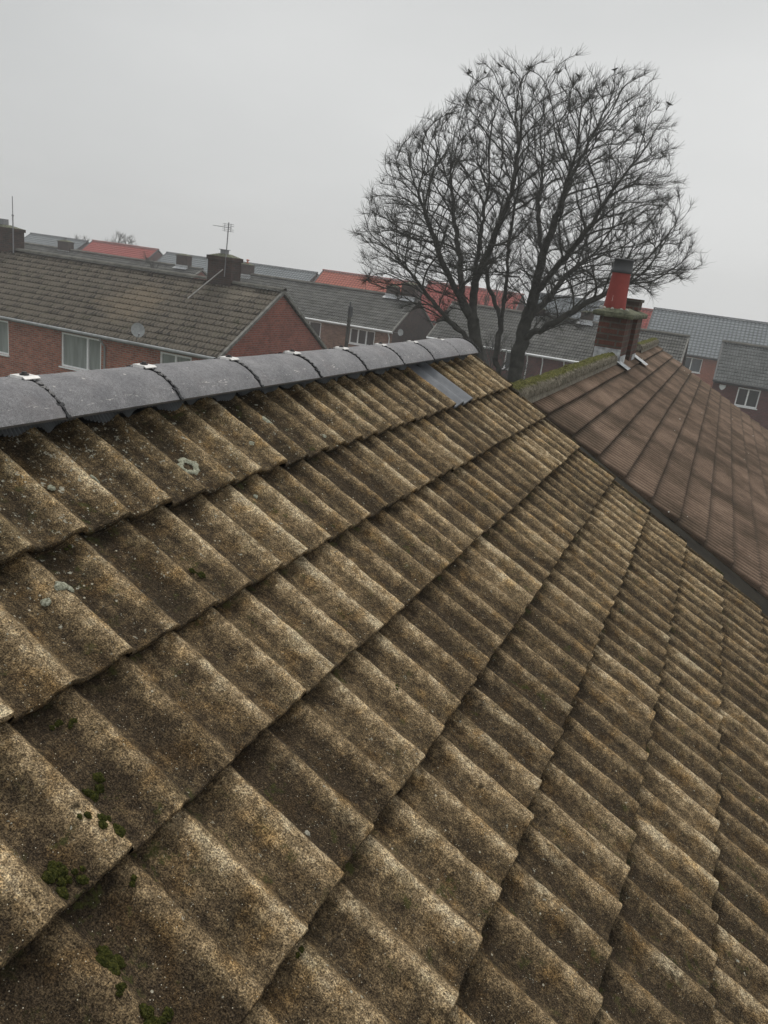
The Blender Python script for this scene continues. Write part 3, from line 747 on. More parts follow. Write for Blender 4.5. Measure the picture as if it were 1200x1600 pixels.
m = MB(); m.tube([(ee[0]+.05, E0, ee[2]-.06), (ee[0]+.05, E1, ee[2]-.06)], .06); m.build('gutter', GUTTER, nb_)
# valley between the two roofs
m = MB(); na = 12
rows = []
for t in np.linspace(0, 1, na):
    b = t*20*GE; p1 = RP(A_END+.02, b*1.0, -.07); p2 = EPt(E0+.02, b*1.0, -.055); pm = (p1+p2)/2-np.array([0, 0, .03])
    rows.append([p1, p1*.6+p2*.4-np.array([0, 0, .012]), pm, p2*.8+p1*.2, p2])
m.grid(np.array(rows)); m.build('valley_lining', LEADD, nb_)
# mossy half-round ridge
def moss_ridge(a0_, a1_, cap=False):
    L_ = .42; n = max(1, round((a1_-a0_)/L_)); L_ = (a1_-a0_)/n
    for i in range(n):
        s, e = a0_+i*L_+.002, a0_+(i+1)*L_+.012
        m = MB(); na = 26; nt_ = 24; P = []; cl = []
        off = rng.normal(0, .003)
        for ia in range(na+1):
            a = s+(e-s)*ia/na; row = []; crow = []
            rr0 = .088+.006*(1-ia/na)
            for it in range(nt_+1):
                t = pi*it/nt_; 
                bmp = max(0, float(vnoise(np.array([a*34]), np.array([t*6+50.]), 21)[0])-.38)*.05+max(0, float(vnoise(np.array([a*90]), np.array([t*14+50.]), 22)[0])-.45)*.025
                edge_ = 0 if ia in (0, na) else 1
                rr = rr0+bmp*(.15+.6*sin(t))*edge_
                row.append((EX+rr*cos(t), a, EZ-.012+off+rr*sin(t)*.95)); crow.append((min(1, .1+.95*max(0, sin(t))**4+(bmp*9)), 0, 0, 1))
            P.append(row); cl.append(crow)
        P = np.array(P); m.grid(P, col=np.array(cl))
        for ri in (0, -1):
            inner = P[ri].copy(); c0 = np.array([EX, P[ri][0][1], EZ-.012]); inner = c0+(inner-c0)*.86
            m.grid(np.array([P[ri], inner]), col=np.tile(np.array([.2, 0, 0, 1.]), (2, nt_+1, 1)), smooth=False)
        rt = m.build('ridge_tile', MRIDGE, nb_)
        if i == 0 or i == n-1:
            q = MB(); aa_ = s+.012 if i == 0 else e-.012; ang = np.linspace(0, pi, 13)
            v = [(EX+.078*cos(t), aa_, EZ-.012+.075*sin(t)) for t in ang]+[(EX, aa_, EZ-.08)]
            q.add(v, tris=[(k, k+1, 13) for k in range(12)]); q.build('mortar_bedding', MORTAR, rt)
CA = 10.535
moss_ridge(5.20, CA-.15); moss_ridge(13.55, E1+.05)
# bedding mortar strip along the ridge
for a, b in ((5.32, CA), (13.5, E1)):
    m = MB()
    aa = np.arange(a, b, .05); rows = []
    for t, h in ((.05, .055), (.085, .022), (.105, -.006)):
        rows.append([EPt(x, t, h-.004) for x in aa])
    m.grid(np.array(rows)); m.build('mortar_bedding', MORTAR, nb_)
# small stretch of plain roof between the flues and behind the stack
# chimney: two brick shafts under one mossy slab
zt = H-.235
m = MB(); m.box(-1.50, -1.155, CA, CA+.72, EZ-.35, zt)
m.box(-1.47, -1.235, CA+.72, CA+1.05, EZ-.3, zt-.002); m.box(-1.50, -1.13, CA+1.05, CA+1.75, EZ-.35, zt-.004)
ch = m.build('chimney', BR_C, nb_)
m = MB(); rows = []
cap_o = [(-1.58, CA-.07), (-1.085, CA-.07), (-1.085, CA+1.83), (-1.58, CA+1.83)]
def ringp(x0, x1, y0, y1, z, n=10):
    r_ = [(x0+(x1-x0)*i/n, y0, z) for i in range(n)]+[(x1, y0+(y1-y0)*i/n, z) for i in range(n)]+[(x1-(x1-x0)*i/n, y1, z) for i in range(n)]+[(x0, y1-(y1-y0)*i/n, z) for i in range(n)]
    return r_+[r_[0]]
for (gx, zz) in ((-.05, 0), (.0, .004), (.012, .03), (.008, .06), (-.03, .078), (-.12, .10), (-.2, .12)):
    rr = ringp(-1.58-gx, -1.085+gx, CA-.07-gx, CA+1.83+gx, zt+zz)
    rows.append([(x+rng.normal(0, .003), y+rng.normal(0, .003), z+rng.normal(0, .003)) for x, y, z in rr[:-1]]); rows[-1].append(rows[-1][0])
m.grid(np.array(rows), smooth=False)
capo = m.build('chimney_slab', CONC, ch)
# red clay pot with dark collar
pc = (-1.372, CA+.22, zt+.10)
m = MB(); m.lathe(pc, [(.145, -.03), (.142, .03), (.136, .10), (.118, .42), (.118, .55), (.10, .56), (.09, .55), (.09, .3), (0, .3)], 28); m.build('chimney_pot', CLAY, ch)
m = MB(); m.lathe(pc, [(.128, .45), (.135, .46), (.135, .485), (.124, .50), (.124, .60), (.130, .605), (.130, .62), (.105, .625), (.095, .5), (.0, .5)], 28); m.build('pot_collar', m_flat('dark_collar', (.05, .052, .055), .6, .2), ch)
for k, (dx_, dy_) in enumerate(((-.06, -.14), (-.03, -.16), (.03, -.15), (.07, -.13), (.0, -.17), (-.09, -.12))):
    pass
for k in range(9):
    m = MB(); q = (pc[0]+.17*cos(k*.7+3.3), pc[1]+.17*sin(k*.7+3.3), zt+.10); blob(m, q, (0, 0, 1), .022, .02, 80+k)
    m.build('mortar_lump', PMORT, ch)
# low second pot stub of the other shaft
m = MB(); m.box(-1.47, -1.17, CA+1.2, CA+1.62, zt+.11, zt+.22); m.box(-1.49, -1.15, CA+1.18, CA+1.64, zt+.22, zt+.26); m.build('chimney_stub', BR_C, ch)
# lead flashings
m = MB()
def lead_step(a0_, a1_, x0, x1, lift=.012):
    n = 8
    for i in range(n):
        x = x0+(x1-x0)*i/n; xx = x0+(x1-x0)*(i+1)/n
        z = EZ-(x-EX)*math.tan(PE)+lift; zz = EZ-(xx-EX)*math.tan(PE)+lift
        m.add([(x, a0_, z), (x, a1_, z), (xx, a1_, zz), (xx, a0_, zz)], [(0, 1, 2, 3)])
lead_step(CA-.14, CA+.20, -1.16, -1.0, .02); m.build('flashing', LEAD, ch); m = MB(); lead_step(CA+1.66, CA+2.0, -1.14, -.93, .02)
m.build('flashing', LEAD, ch)
for bx in ((-1.49, -1.15, CA-.012, CA-.003, EZ-.10, EZ+.12), (-1.151, -1.142, CA+.03, CA+.6, EZ-.14, EZ+.03), (-1.234, -1.226, CA+.74, CA+1.03, EZ-.1, EZ+.03), (-1.129, -1.122, CA+1.3, CA+1.74, EZ-.16, EZ+.0)):
    m = MB(); m.box(*bx); m.build('flashing', LEAD, ch)

# ------------------------------------------------------------------ the row opposite: house with the big old roof
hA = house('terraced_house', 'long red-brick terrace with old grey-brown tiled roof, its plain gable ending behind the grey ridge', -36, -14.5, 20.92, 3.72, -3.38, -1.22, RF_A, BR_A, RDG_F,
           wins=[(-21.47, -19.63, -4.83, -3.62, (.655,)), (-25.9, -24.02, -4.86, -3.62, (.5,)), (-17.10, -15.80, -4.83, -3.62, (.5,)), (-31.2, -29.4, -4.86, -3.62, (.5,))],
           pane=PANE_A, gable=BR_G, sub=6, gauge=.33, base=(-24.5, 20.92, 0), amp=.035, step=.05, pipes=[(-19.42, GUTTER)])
chA = chimney(hA, -17.70, -16.66, 24.75, H-1.45, H-.50, dy=.6, cap=.14, flash=False, pots=0)
m = MB(); m.box(-17.32, -17.10, 24.64, 24.86, H-.27, H-.13); m.box(-17.36, -17.06, 24.60, 24.90, H-.13, H-.11); m.build('chimney_cowl', ALU, chA)
chL = chimney(hA, -28.9, -27.35, 24.75, H-1.45, H-.52, dy=.6, cap=.12, flash=False, pots=0)
m = MB(); m.box(-28.3, -28.02, 24.62, 24.88, H-.30, H-.08); m.build('chimney_cowl', ALU, chL)
# aerials
t = thing('tv_aerial', 'small television aerial on a mast strapped to the middle chimney of the terrace', 'aerial', (-16.93, 24.42, H-.9))
m = MB(); m.tube([(-16.93, 24.42, H-1.05), (-16.88, 24.42, H+.82)], .02, 8); m.build('mast', ALU, t)
m = MB(); y_ = 24.42; m.tube([(-17.50, y_-.03, H+.66), (-16.72, y_-.03, H+.64)], .012, 6)
for i, x in enumerate((-17.45, -17.33, -17.21, -17.09)): m.tube([(x, y_-.15, H+.655), (x, y_+.09, H+.655)], .006, 5)
for z_ in (.52, .58, .70, .76): m.tube([(-16.76, y_-.16, H+z_), (-16.76, y_+.16, H+z_)], .008, 5); m.tube([(-17.02, y_-.16, H+z_), (-17.02, y_+.16, H+z_)], .006, 5)
m.tube([(-16.76, y_-.03, H+.50), (-16.76, y_-.03, H+.78)], .010, 5); m.tube([(-17.02, y_-.03, H+.50), (-17.02, y_-.03, H+.78)], .008, 5)
m.tube([(-17.02, y_-.03, H+.76), (-16.76, y_-.03, H+.76)], .007, 5); m.tube([(-17.02, y_-.03, H+.52), (-16.76, y_-.03, H+.52)], .007, 5)
m.build('aerial_array', ALU, t)
m = MB(); m.tube([(-16.93, 24.30, H-.80), (-17.42, 23.0, H-1.90)], .022, 6); m.build('stay_rod', m_flat('pale_rod', (.32, .31, .29), .7, .2), t)
t = thing('tv_aerial', 'thin bare aerial mast beside the far-left chimney of the terrace', 'aerial', (-27.27, 24.42, H-1.3))
m = MB(); m.tube([(-27.27, 24.42, H-1.35), (-27.27, 24.42, H+.10)], .024, 8); m.tube([(-27.27, 24.42, H+.08), (-27.28, 24.42, H+.83)], .016, 8); m.build('mast', ALU, t)
m = MB(); m.box(-27.30, -27.24, 24.39, 24.45, H+.07, H+.13); m.build('clamp', ALU, t)

def dish(name, label, c, rad, face, foot, mat=DISHM):
    """dish centred c (street coords), facing 'face', bracket from foot"""
    t = thing(name, label, 'satellite dish', foot)
    n_ = Vector(face).normalized(); a = n_.cross(Vector((0, 0, 1))).normalized(); b = a.cross(n_)
    m = MB(); P = []; Q = []
    for i in range(7):
        rr = rad*i/6; dpt = .22*rad*(i/6)**2
        P.append([tuple(Vector(c)+a*(rr*cos(t_)*.92)+b*(rr*sin(t_))+n_*dpt) for t_ in np.linspace(0, 2*pi, 25)])
        Q.append([tuple(Vector(c)+a*(rr*cos(t_)*.92)+b*(rr*sin(t_))+n_*(dpt-.015)) for t_ in np.linspace(0, 2*pi, 25)])
    m.grid(np.array(P)); m.grid(np.array(Q)); m.grid(np.array([P[-1], Q[-1]]), smooth=False); m.build('reflector', mat, t)
    m = MB(); f = Vector(foot); k = Vector(c)-n_*.03
    m.tube([f, (f.x, f.y-.18, f.z), (f.x, f.y-.2, k.z-.05), k], .016, 6); m.build('bracket', ALU, t)
    m = MB(); lnb = Vector(c)+n_*(rad*.95)-b*(rad*.75); m.tube([Vector(c)-b*rad*.9, lnb], .012, 6); m.tube([lnb, lnb-n_*.07+b*.04], .03, 8); m.build('receiver_arm', ALU, t)
    return t
dish('satellite_dish', 'grey satellite dish on a bent bracket at the eaves of the long terrace', (-17.55, 20.62, H-2.98), .24, (.75, -.62, .30), (-17.93, 20.97+.25, H-3.56))

# ------------------------------------------------------------------ second row
hB1 = house('terraced_house', 'dark-roofed terrace just showing over the ridge of the long red-brick terrace', -52, -33.2, 41.7, 3.6, -3.5, -1.66, RF_B, BR_A, RDG_F, gable=BR_G, sub=4)
chimney(hB1, -35.22, -34.30, 45.3, H-2.0, H-1.0, dy=.5, pots=0, cap=.06)
chimney(hB1, -45.9, -44.85, 45.3, H-2.2, H-1.2, dy=.5, pots=1, cap=.06, potmat=ALU, pot_h=.22)
hB2 = house('terraced_house', 'terrace with dark grey tiles and white gutter behind the plain brick gable', -30.6, -17.25, 41.7, 3.6, -3.38, -1.53, RF_B, BR_B, RDG_F,
            wins=[(-20.08, -18.45, -4.50, -3.60, (.33, .66)), (-23.5, -22.02, -4.48, -3.60, (.45,)), (-28.3, -26.5, -4.5, -3.6, (.5,))], gable=BR_D, gutter=WHITE, sub=4, pipes=[(-17.50, WHITE)])
cc = chimney(hB2, -30.15, -29.25, 45.3, H-2.0, H-1.02, dy=.5, pots=0, cap=.06)
m = MB(); m.lathe((-29.65, 45.3, H-.92), [(.11, 0), (.10, .1), (.05, .12), (.05, .2), (.12, .22), (.12, .26), (0, .3)], 10); m.build('chimney_pot', m_flat('orange_cowl', (.42, .12, .07), .7, .1), cc)
chimney(hB2, -19.40, -18.68, 45.3, H-1.9, H-1.10, dy=.45, pots=0, cap=.06); chimney(hB2, -18.42, -17.52, 45.3, H-1.9, H-.84, dy=.5, pots=0, cap=.08)
dish('satellite_dish', 'small pale satellite dish on the dark gable behind the wooden pole', (-17.02, 42.3, H-3.45), .20, (.8, -.6, .2), (-17.34, 42.35, H-3.5))
hC = house('terraced_house', 'long dark-roofed terrace with white gutter behind the bare tree and chimney', -15.4, -1.62, 42.4, 3.7, -3.40, -1.47, RF_B, BR_P, RDG_F,
           wins=[(-10.75, -9.75, -4.5, -3.55, (.5,)), (-14.3, -12.9, -4.6, -3.6, (.5,)), (-6.2, -5.0, -4.5, -3.6, (.5,))], pane=PANE_G, gutter=WHITE, sub=4, pipes=[(-8.60, WHITE), (-7.42, WHITE), (-9.45, WHITE)])
chimney(hC, -7.60, -6.92, 46.1, H-1.8, H-1.02, dy=.45, pots=0, cap=.06); chimney(hC, -10.35, -9.70, 46.1, H-1.95, H-1.2, dy=.45, pots=0, cap=.06)
hD = house('terraced_house', 'dark-roofed house at the right edge with a white two-pane window in plum brick', .08, 15, 44.5, 3.6, -3.36, -1.52, RF_D, BR_P, RDG_F,
           wins=[(1.40, 2.50, -4.56, -3.60, (.48,)), (6, 7.4, -4.56, -3.6, (.5,))], gutter=FASCIA, barge=FASCIA, sub=5, wave=.15, amp=.035, ovh=.06)
t = thing('alarm_box', 'small white shield-shaped burglar alarm box on plum brick under the eaves', 'alarm box', (.62, 44.8, H-3.9))
m = MB(); pts = [(-.15, .12), (.15, .12), (.155, .02), (.09, -.09), (0, -.15), (-.09, -.09), (-.155, .02)]
fr_ = [(.62+x, 44.70, H-3.74+z) for x, z in pts]; bk = [(.62+x*1.08, 44.79, H-3.74+z*1.08) for x, z in pts]
m.add(fr_+[(.62, 44.69, H-3.74)], tris=[(i, (i+1) % 7, 7) for i in range(7)]); m.add(fr_+bk, [(i, (i+1) % 7, 7+(i+1) % 7, 7+i) for i in range(7)]); m.build('alarm_cover', WHITE, t)

# ------------------------------------------------------------------ new estate beyond
def estate(label, x0, x1, zr, rm_, rd_, yf=65.8, half=4.2, ze=-3.9, brick=BR_N, **k):
    return house('estate_house', label, x0, x1, yf, half, ze, zr, rm_, brick, rd_, wave=.30, gauge=.34, amp=.02, step=.04, sub=3, barge=FASCIA, gutter=FASCIA, **k)
estate('hazy grey-roofed house at far left behind the terrace', -75.4, -66.9, -1.38, RF_G, RDG_G, gable=BR_P)
estate('house with a plain red roof between two grey-roofed ones at left', -66.2, -57.1, -1.22, RF_R, RDG_R, gable=BR_P)
estate('grey-roofed house behind the chimney and aerial of the terrace', -56.0, -47.4, -1.38, RF_G, RDG_G, gable=BR_P)
estate('grey-roofed house with dark gable, right of the small orange cowl', -46.8, -37.7, -1.31, RF_G, RDG_G, gable=BR_P)
estate('orange-red-roofed house behind the left part of the bare tree', -37.1, -26.9, -.97, RF_O, RDG_R, gable=BR_P)
estate('bright red-roofed house seen between the two tree trunks', -26.0, -16.9, -.72, RF_R, RDG_R, gable=BR_P)
estate('pale grey-roofed house seen through branches left of the red pot', -15.9, -8.9, -.42, RF_G, RDG_G, gable=BR_P)
estate('sliver of red-roofed house between chimney and long grey roof', -8.4, -4.9, -.55, RF_R, RDG_R, yf=69.5, half=3.0, ze=-3.6)
estate('long slate-grey-roofed house with orange brick wall at right', -5.75, 18, -.36, RF_G, RDG_G, ze=-3.40, wins=[(-2.55, -.95, -4.75, -3.65, (.5,)), (4, 5.6, -4.75, -3.65, (.5,))], pane=PANE_G)
estate('grey roof far behind, just above the orange-red roof', -37.6, -33, -1.42, RF_G, RDG_G, yf=78, half=4)

# wooden pole
t = thing('wooden_pole', 'dark wooden pole standing before the terrace with the white gutter', 'pole', (-16.85, 35, 0))
m = MB(); m.tube([(-16.85, 35, 0), (-16.85, 35, H-2.42)], [.12, .085], 12); m.build('pole_shaft', BARK, t)
m = MB(); m.tube([(-16.83, 35, H-2.5), (-16.83, 35, H-2.0)], [.13, .12], 10); m.tube([(-16.87, 35, H-2.0), (-16.87, 35, H-1.80)], .045, 8); m.build('pole_top_box', FASCIA, t)

# ------------------------------------------------------------------ trees
YT = 22.0
def tp(px, py, dy=0.):
    q = ray(px, py); y = YT+dy; q = q*(YT/q.y); q = Vector((q.x, y, q.z+H)); return q
def pip(x, y, poly):
    c = False; n = len(poly); j = n-1
    for i in range(n):
        xi, yi = poly[i]; xj, yj = poly[j]
        if (yi > y) != (yj > y) and x < (xj-xi)*(y-yi)/(yj-yi)+xi: c = not c
        j = i
    return c
def grow(poly, limbs, natt, depth, step, infl, kill, seed, ycen=YT, iters=110, up=.14, fan0=None):
    """space colonisation inside the crown outline (x, z metres), starting from the given limbs"""
    rg = np.random.default_rng(seed)
    nodes = []; par = []
    for pl, attach in limbs:
        if attach is None: prev = -1
        else: prev = min(range(len(nodes)), key=lambda i: (nodes[i]-pl[0]).length)
        first = True
        for a, b in zip(pl, pl[1:]):
            L = (b-a).length; n = max(1, int(L/step))
            for i in range(0 if first and attach is None else 1, n+1):
                p = a.lerp(b, i/n)+Vector(rg.normal(0, .018, 3)); nodes.append(p); par.append(prev); prev = len(nodes)-1
            first = False
    xs = [p[0] for p in poly]; zs = [p[1] for p in poly]
    att = []
    # widths per height
    while len(att) < natt:
        x = rg.uniform(min(xs), max(xs)); z = rg.uniform(min(zs), max(zs))
        if not pip(x, z, poly): continue
        # distance to outline measured along x gives the depth available
        l = x; 
        while pip(l, z, poly): l -= .25
        r_ = x
        while pip(r_, z, poly): r_ += .25
        hw = (r_-l)/2; tt = (x-(l+r_)/2)/hw; dd = hw*depth*sqrt(max(0, 1-tt*tt))
        y = ycen+rg.uniform(-1, 1)*min(dd, 4.2)
        att.append((x, y, z))
    att = np.array(att)
    dead = [0]*len(nodes)
    for it in range(iters):
        kd = kdtree.KDTree(len(nodes))
        for i, p in enumerate(nodes): kd.insert(p, i)
        kd.balance()
        pull = {}; keep = np.ones(len(att), bool)
        for k, a in enumerate(att):
            co, i, d = kd.find(a)
            if d < kill: keep[k] = False; continue
            if d < infl:
                v = (Vector(a)-co).normalized()
                pull[i] = pull.get(i, Vector((0, 0, 0)))+v
        att = att[keep]
        if not pull or not len(att): break
        added = 0
        for i, v in pull.items():
            if dead[i] > 3: continue
            prevd = (nodes[i]-nodes[par[i]]).normalized() if par[i] >= 0 else Vector((0, 0, 1))
            fan = (nodes[i]-fan0).normalized() if fan0 else Vector((0, 0, 0))
            d = (v.normalized()*.8+prevd*1.0+fan*.5+Vector((0, 0, up))+Vector(rg.normal(0, .07, 3))).normalized()
            nodes.append(nodes[i]+d*step); par.append(i); dead.append(0); dead[i] += 1; added += 1
        if not added: break
    return nodes, par
def tree_meshes(nodes, par, tip, expo, twigs, seed, tlen=(.18, .42), rmax=None, thick=.075, twr=.0042):
    rg = random.Random(seed); n = len(nodes); ch = [[] for _ in range(n)]
    for i, p in enumerate(par):
        if p >= 0: ch[p].append(i)
    rad = [0.]*n
    for i in range(n-1, -1, -1):
        if not ch[i]: rad[i] = tip
        else: rad[i] = sum(rad[c]**expo for c in ch[i])**(1/expo)
        if rmax: rad[i] = min(rad[i], rmax)
    trunk = MB(); crown = MB()
    V = {True: [], False: []}; Q = {True: [], False: []}
    def ringv(p, d, r, ns):
        ref = Vector((0, 0, 1)) if abs(d.z) < .95 else Vector((1, 0, 0))
        ref = Vector((.3, 1, .05)).normalized() if abs(d.dot(Vector((.3, 1, .05)).normalized())) < .93 else Vector((1, 0, 0))
        a = d.cross(ref).normalized(); b = a.cross(d)
        return [p+(a*cos(2*pi*k/ns)+b*sin(2*pi*k/ns))*r for k in range(ns)]
    def seg(p, q, d0, d1, r0, r1, ns, big):
        L = V[big]; o = len(L); L.extend(ringv(p, d0, r0, ns)); L.extend(ringv(q, d1, r1, ns))
        for k in range(ns): Q[big].append((o+k, o+(k+1) % ns, o+ns+(k+1) % ns, o+ns+k))
    dirs = [None]*n
    for i in range(n):
        p = par[i]; dirs[i] = (nodes[i]-nodes[p]).normalized() if p >= 0 else Vector((0, 0, 1))
    for i in range(n):
        p = par[i]
        if p < 0: continue
        big = rad[i] > thick; ns = 9 if big else (6 if rad[i] > .02 else (4 if rad[i] > .009 else 3))
        main = max(ch[p], key=lambda c: rad[c]) == i
        r0 = rad[p] if main else min(rad[p], rad[i]*1.25)
        if main and r0 > rad[i]*1.8: r0 = rad[i]*1.5
        seg(nodes[p], nodes[i], dirs[p] if main else dirs[i], dirs[i], r0, rad[i], ns, big)
        if rad[i] < .022:
            k = twigs if ch[i] else twigs+1
            for _ in range(k if rg.random() < .9 else 0):
                L = rg.uniform(*tlen); d = (dirs[i]*1.0+Vector((rg.gauss(0, .48), rg.gauss(0, .48), rg.gauss(.22, .36)))).normalized()
                m1 = nodes[i]+d*L*.5; d2 = (d+Vector((rg.gauss(0, .22), rg.gauss(0, .22), .25+rg.gauss(0, .2)))).normalized(); e = m1+d2*L*.5
                seg(nodes[i], m1, d, d, twr*1.3, twr, 3, False); seg(m1, e, d2, d2, twr, twr*.6, 3, False)
    return V, Q
def build_tree(name, label, base, nodes, par, group=None, **k):
    V, Q = tree_meshes(nodes, par, **k)
    o = bpy.data.objects.new(name, None); C.objects.link(o); o.location = base; o['label'] = label; o['category'] = 'tree'
    if group: o['group'] = group
    for big, nm in ((True, 'trunk'), (False, 'crown')):
        if not V[big]: continue
        me = bpy.data.meshes.new(nm); v = np.array([tuple(x) for x in V[big]])-np.array(base); q = np.array(Q[big])
        me.vertices.add(len(v)); me.vertices.foreach_set('co', v.ravel()); me.loops.add(q.size); me.loops.foreach_set('vertex_index', q.ravel())
        me.polygons.add(len(q)); me.polygons.foreach_set('loop_start', np.arange(len(q))*4); me.polygons.foreach_set('loop_total', np.full(len(q), 4))
        me.polygons.foreach_set('use_smooth', np.ones(len(q), bool)); me.update(calc_edges=True); me.materials.append(BARK)
        p = bpy.data.objects.new(nm, me); C.objects.link(p); p.parent = o
    return o
poly_px = [(562, 440), (553, 400), (546, 345), (556, 312), (575, 300), (592, 285), (585, 245), (600, 218), (645, 200), (668, 165), (712, 150), (722, 98), (755, 80), (800, 88), (870, 100), (930, 93), (985, 108), (1020, 108), (1037, 155), (1052, 200), (1054, 240), (1045, 270), (1062, 300), (1070, 330), (1060, 365), (1087, 405), (1080, 434), (1040, 448), (1000, 464), (950, 455), (930, 500), (905, 530), (850, 520), (800, 480), (780, 440), (740, 440), (715, 500), (690, 520), (650, 500), (610, 470)]
poly = [(tp(812+(x-812)*.935, 500+(y-500)*.915).x, tp(812+(x-812)*.935, 500+(y-500)*.915).z) for x, y in poly_px]
L = lambda *p: [tp(*q) for q in p]
base_t = tp(765, 900); base_t.z = 0
limbs = [([Vector((base_t.x, YT, 0)), tp(752, 640), tp(745, 560), tp(738, 500), tp(742, 440), tp(752, 370, .3), tp(765, 290, .5)], None),
         (L((738, 500, 0), (712, 455, -.3), (690, 410, -.6), (668, 350, -.9), (650, 300, -1.1)), 1),
         (L((722, 470, -.2), (720, 400, .6), (712, 330, 1.2), (708, 250, 1.6)), 1),
         (L((745, 540, 0), (700, 500, -.6), (660, 450, -1.2), (620, 400, -1.6)), 1),
         (L((742, 440, 0), (765, 380, -.8), (790, 310, -1.4), (800, 220, -1.8)), 1),
         ([Vector((base_t.x+.35, YT+.15, 0)), tp(800, 640, .1), tp(808, 560, .1), tp(820, 510, .1), tp(835, 460), tp(848, 400), tp(870, 330, -.3), (tp(890, 250, -.6))], None),
         (L((835, 460, 0), (870, 410, -.7), (905, 360, -1.2), (940, 300, -1.6)), 1),
         (L((822, 505, .1), (862, 470, .8), (905, 425, 1.4), (960, 390, 1.9)), 1),
         (L((848, 400, 0), (850, 330, 1.0), (862, 250, 1.5)), 1),
         (L((815, 530, .1), (860, 500, -.9), (900, 470, -1.5), (955, 440, -1.9)), 1),
         (L((870, 330, -.3), (905, 260, .5), (945, 190, .9)), 1),
         ([tp(790, 640, .1), tp(776, 560, .3), tp(786, 500, .5), tp(795, 440, .6), tp(800, 370, .7), tp(815, 290, .8)], 1),
         (L((786, 500, .5), (770, 450, 1.2), (765, 400, 1.7)), 1)]
nodes, par = grow(poly, limbs, 7000, .85, .15, 1.3, .21, 5, fan0=Vector((base_t.x+.1, YT, 5.2)))
big_tree = build_tree('bare_tree', 'large bare winter tree with several forking trunks behind the ridge end', (base_t.x, YT, 0), nodes, par, tip=.0036, expo=2.0, twigs=3, seed=3, rmax=.26, twr=.0029, tlen=(.14, .38))

def small_tree(label, c, h, wdt, seed, n=260, **k):
    x, y = c.x, c.y; z1 = h
    pl = [(x-wdt*.3, z1*.35), (x-wdt*.5, z1*.55), (x-wdt*.42, z1*.8), (x-wdt*.15, z1), (x+wdt*.15, z1*.99), (x+wdt*.42, z1*.82), (x+wdt*.5, z1*.55), (x+wdt*.3, z1*.35)]
    st = [([Vector((x, y, 0)), Vector((x+.1, y, z1*.3)), Vector((x, y+.1, z1*.5))], None)]
    nd, pr = grow(pl, st, n*3, .8, .25, 1.6, .34, seed, ycen=y, iters=50, fan0=Vector((x, y, z1*.35)))
    return build_tree('bare_tree', label, (x, y, 0), nd, pr, tip=.012, expo=2.3, twigs=2, seed=seed, tlen=(.3, .8), twr=.009, **k)
c = W(-71, 80, 0); small_tree('faint bare treetop behind the plain red roof at left', c, 8.4-.55, 5.2, 31, 380)
c = W(-14.2, 52, 0); small_tree('slender bare tree between the trunks before the bright red roof', c, 8.4-.15, 3.2, 33, 330)
c = W(-35.6, 43, 0); small_tree('twiggy bare bush top left of the orange-red roof', c, 8.4-1.6, 2.0, 35, 100)
c = W(-78, 80, 0); small_tree('low bare treetop beside the far-left chimney', c, 8.4-1.3, 3.5, 37, 150)
c = W(-9.5, 36, 0); small_tree('low bare garden tree in front of the white-guttered terrace', c, 8.4-2.7, 4.0, 39, 200)

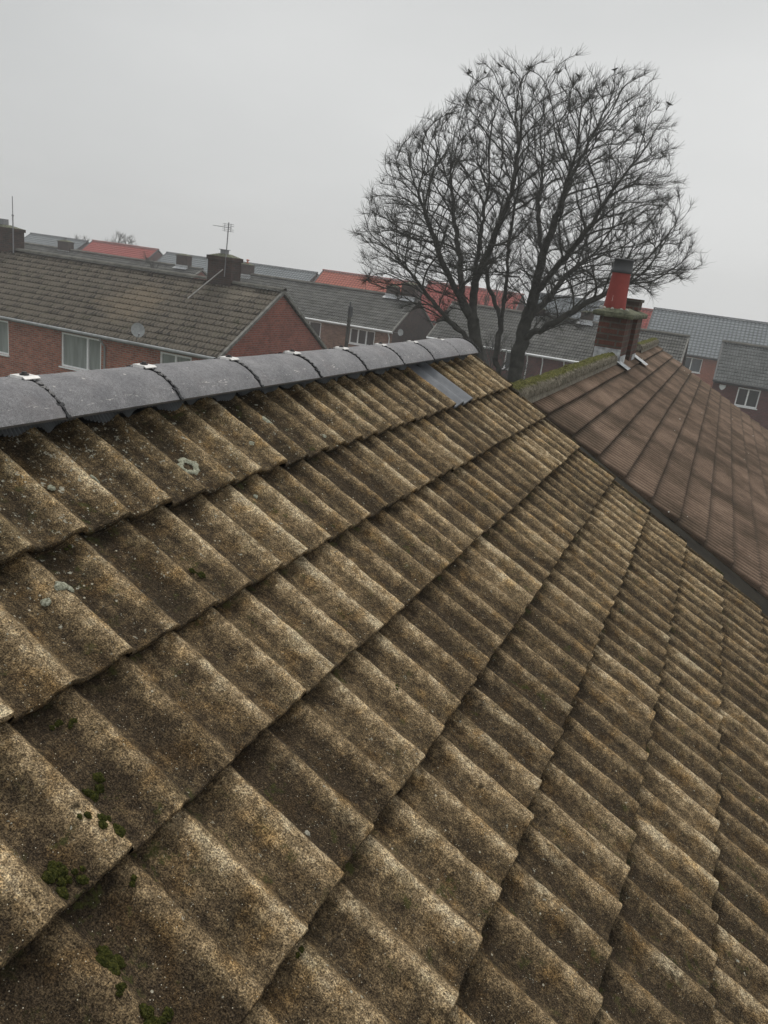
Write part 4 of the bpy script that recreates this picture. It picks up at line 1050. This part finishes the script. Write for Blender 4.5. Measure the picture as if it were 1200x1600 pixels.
# birds perched on the top twigs
def bird(c, s, rot, label):
    o = bpy.data.objects.new('bird', None); C.objects.link(o); o.location = c; o.rotation_euler = (0, 0, rot)
    o['label'] = label; o['category'] = 'bird'; o['group'] = 'small birds perched in the bare tree'
    b = MB()
    rows = []
    prof = [(-.13, .004, .0), (-.10, .012, .004), (-.06, .022, .012), (-.02, .034, .024), (.02, .038, .038), (.05, .030, .056), (.065, .024, .072), (.082, .022, .082), (.098, .012, .082), (.115, .002, .078)]
    for x, r_, z in prof: rows.append([(x*s, r_*cos(t)*s, (z+r_*sin(t)+.03)*s) for t in np.linspace(0, 2*pi, 11)])
    b.grid(np.array(rows))
    b.tube([(0, .012*s, .035*s), (.005*s, .012*s, 0)], .003*s, 5); b.tube([(0, -.012*s, .035*s), (.005*s, -.012*s, 0)], .003*s, 5)
    me = b.build('body', BARK, None); me.parent = o; me.location = (0, 0, 0); me.rotation_euler = (0, 0, 0)
tips = sorted([i for i in range(len(nodes))], key=lambda i: -nodes[i].z)
want = [(762, 92), (798, 92), (724, 115), (727, 128), (778, 105), (826, 112), (878, 100), (892, 110), (953, 108), (1028, 178)]
labs = 'small dark bird perched on a top twig of the large bare tree'
used = set()
nodeset = set(par)
for (x, y) in want:
    t_ = tp(x, y); best = min((i for i in range(len(nodes)) if i not in nodeset and i not in used), key=lambda i: (nodes[i].x-t_.x)**2+(nodes[i].z-t_.z)**2+.02*(nodes[i].y-YT)**2)
    used.add(best); bird(nodes[best]+Vector((0, 0, .005)), .75, random.uniform(0, 6.28), labs)

# two bits of debris lying on the tiles
def pebble(name, label, u, v, s, mat, seed):
    p = O0+EA*(u*WV)+ES*(v*GA)+EN*(tile_h(u, v)+.0005)
    m = MB(); blob(m, p, EN, s, s*.55, seed); m.build(name, mat, None, base=tuple(p), label=label, category='stone')
pebble('stone', 'dark flat stone lying on the brown tiles in the middle of the roof', 17.7, 2.6, .016, m_flat('dark_stone', (.07, .055, .045), .9, .3, 60), 301)
pebble('stone', 'small pale grey chip lying on the lower tiles', 7.81, 3.68, .007, m_flat('pale_chip', (.33, .31, .25), .9, .3, 60), 302)

# ------------------------------------------------------------------ mist
hz = MB(); hz.box(-165, 165, -65, 240, -1, 17.0)
km = bpy.data.materials.new('haze_air'); km.use_nodes = True; n2 = km.node_tree; n2.nodes.clear()
om = n2.nodes.new('ShaderNodeOutputMaterial'); pv = n2.nodes.new('ShaderNodeVolumePrincipled')
pv.inputs['Color'].default_value = (1, 1, 1, 1); pv.inputs['Density'].default_value = .0022; pv.inputs['Anisotropy'].default_value = .1
n2.links.new(pv.outputs[0], om.inputs['Volume'])
hz.build('haze', km, base=(0, 0, 0), kind='stuff')

for o in bpy.data.objects:
    for k_ in [k_ for k_ in o.keys() if k_.startswith('_')]: del o[k_]
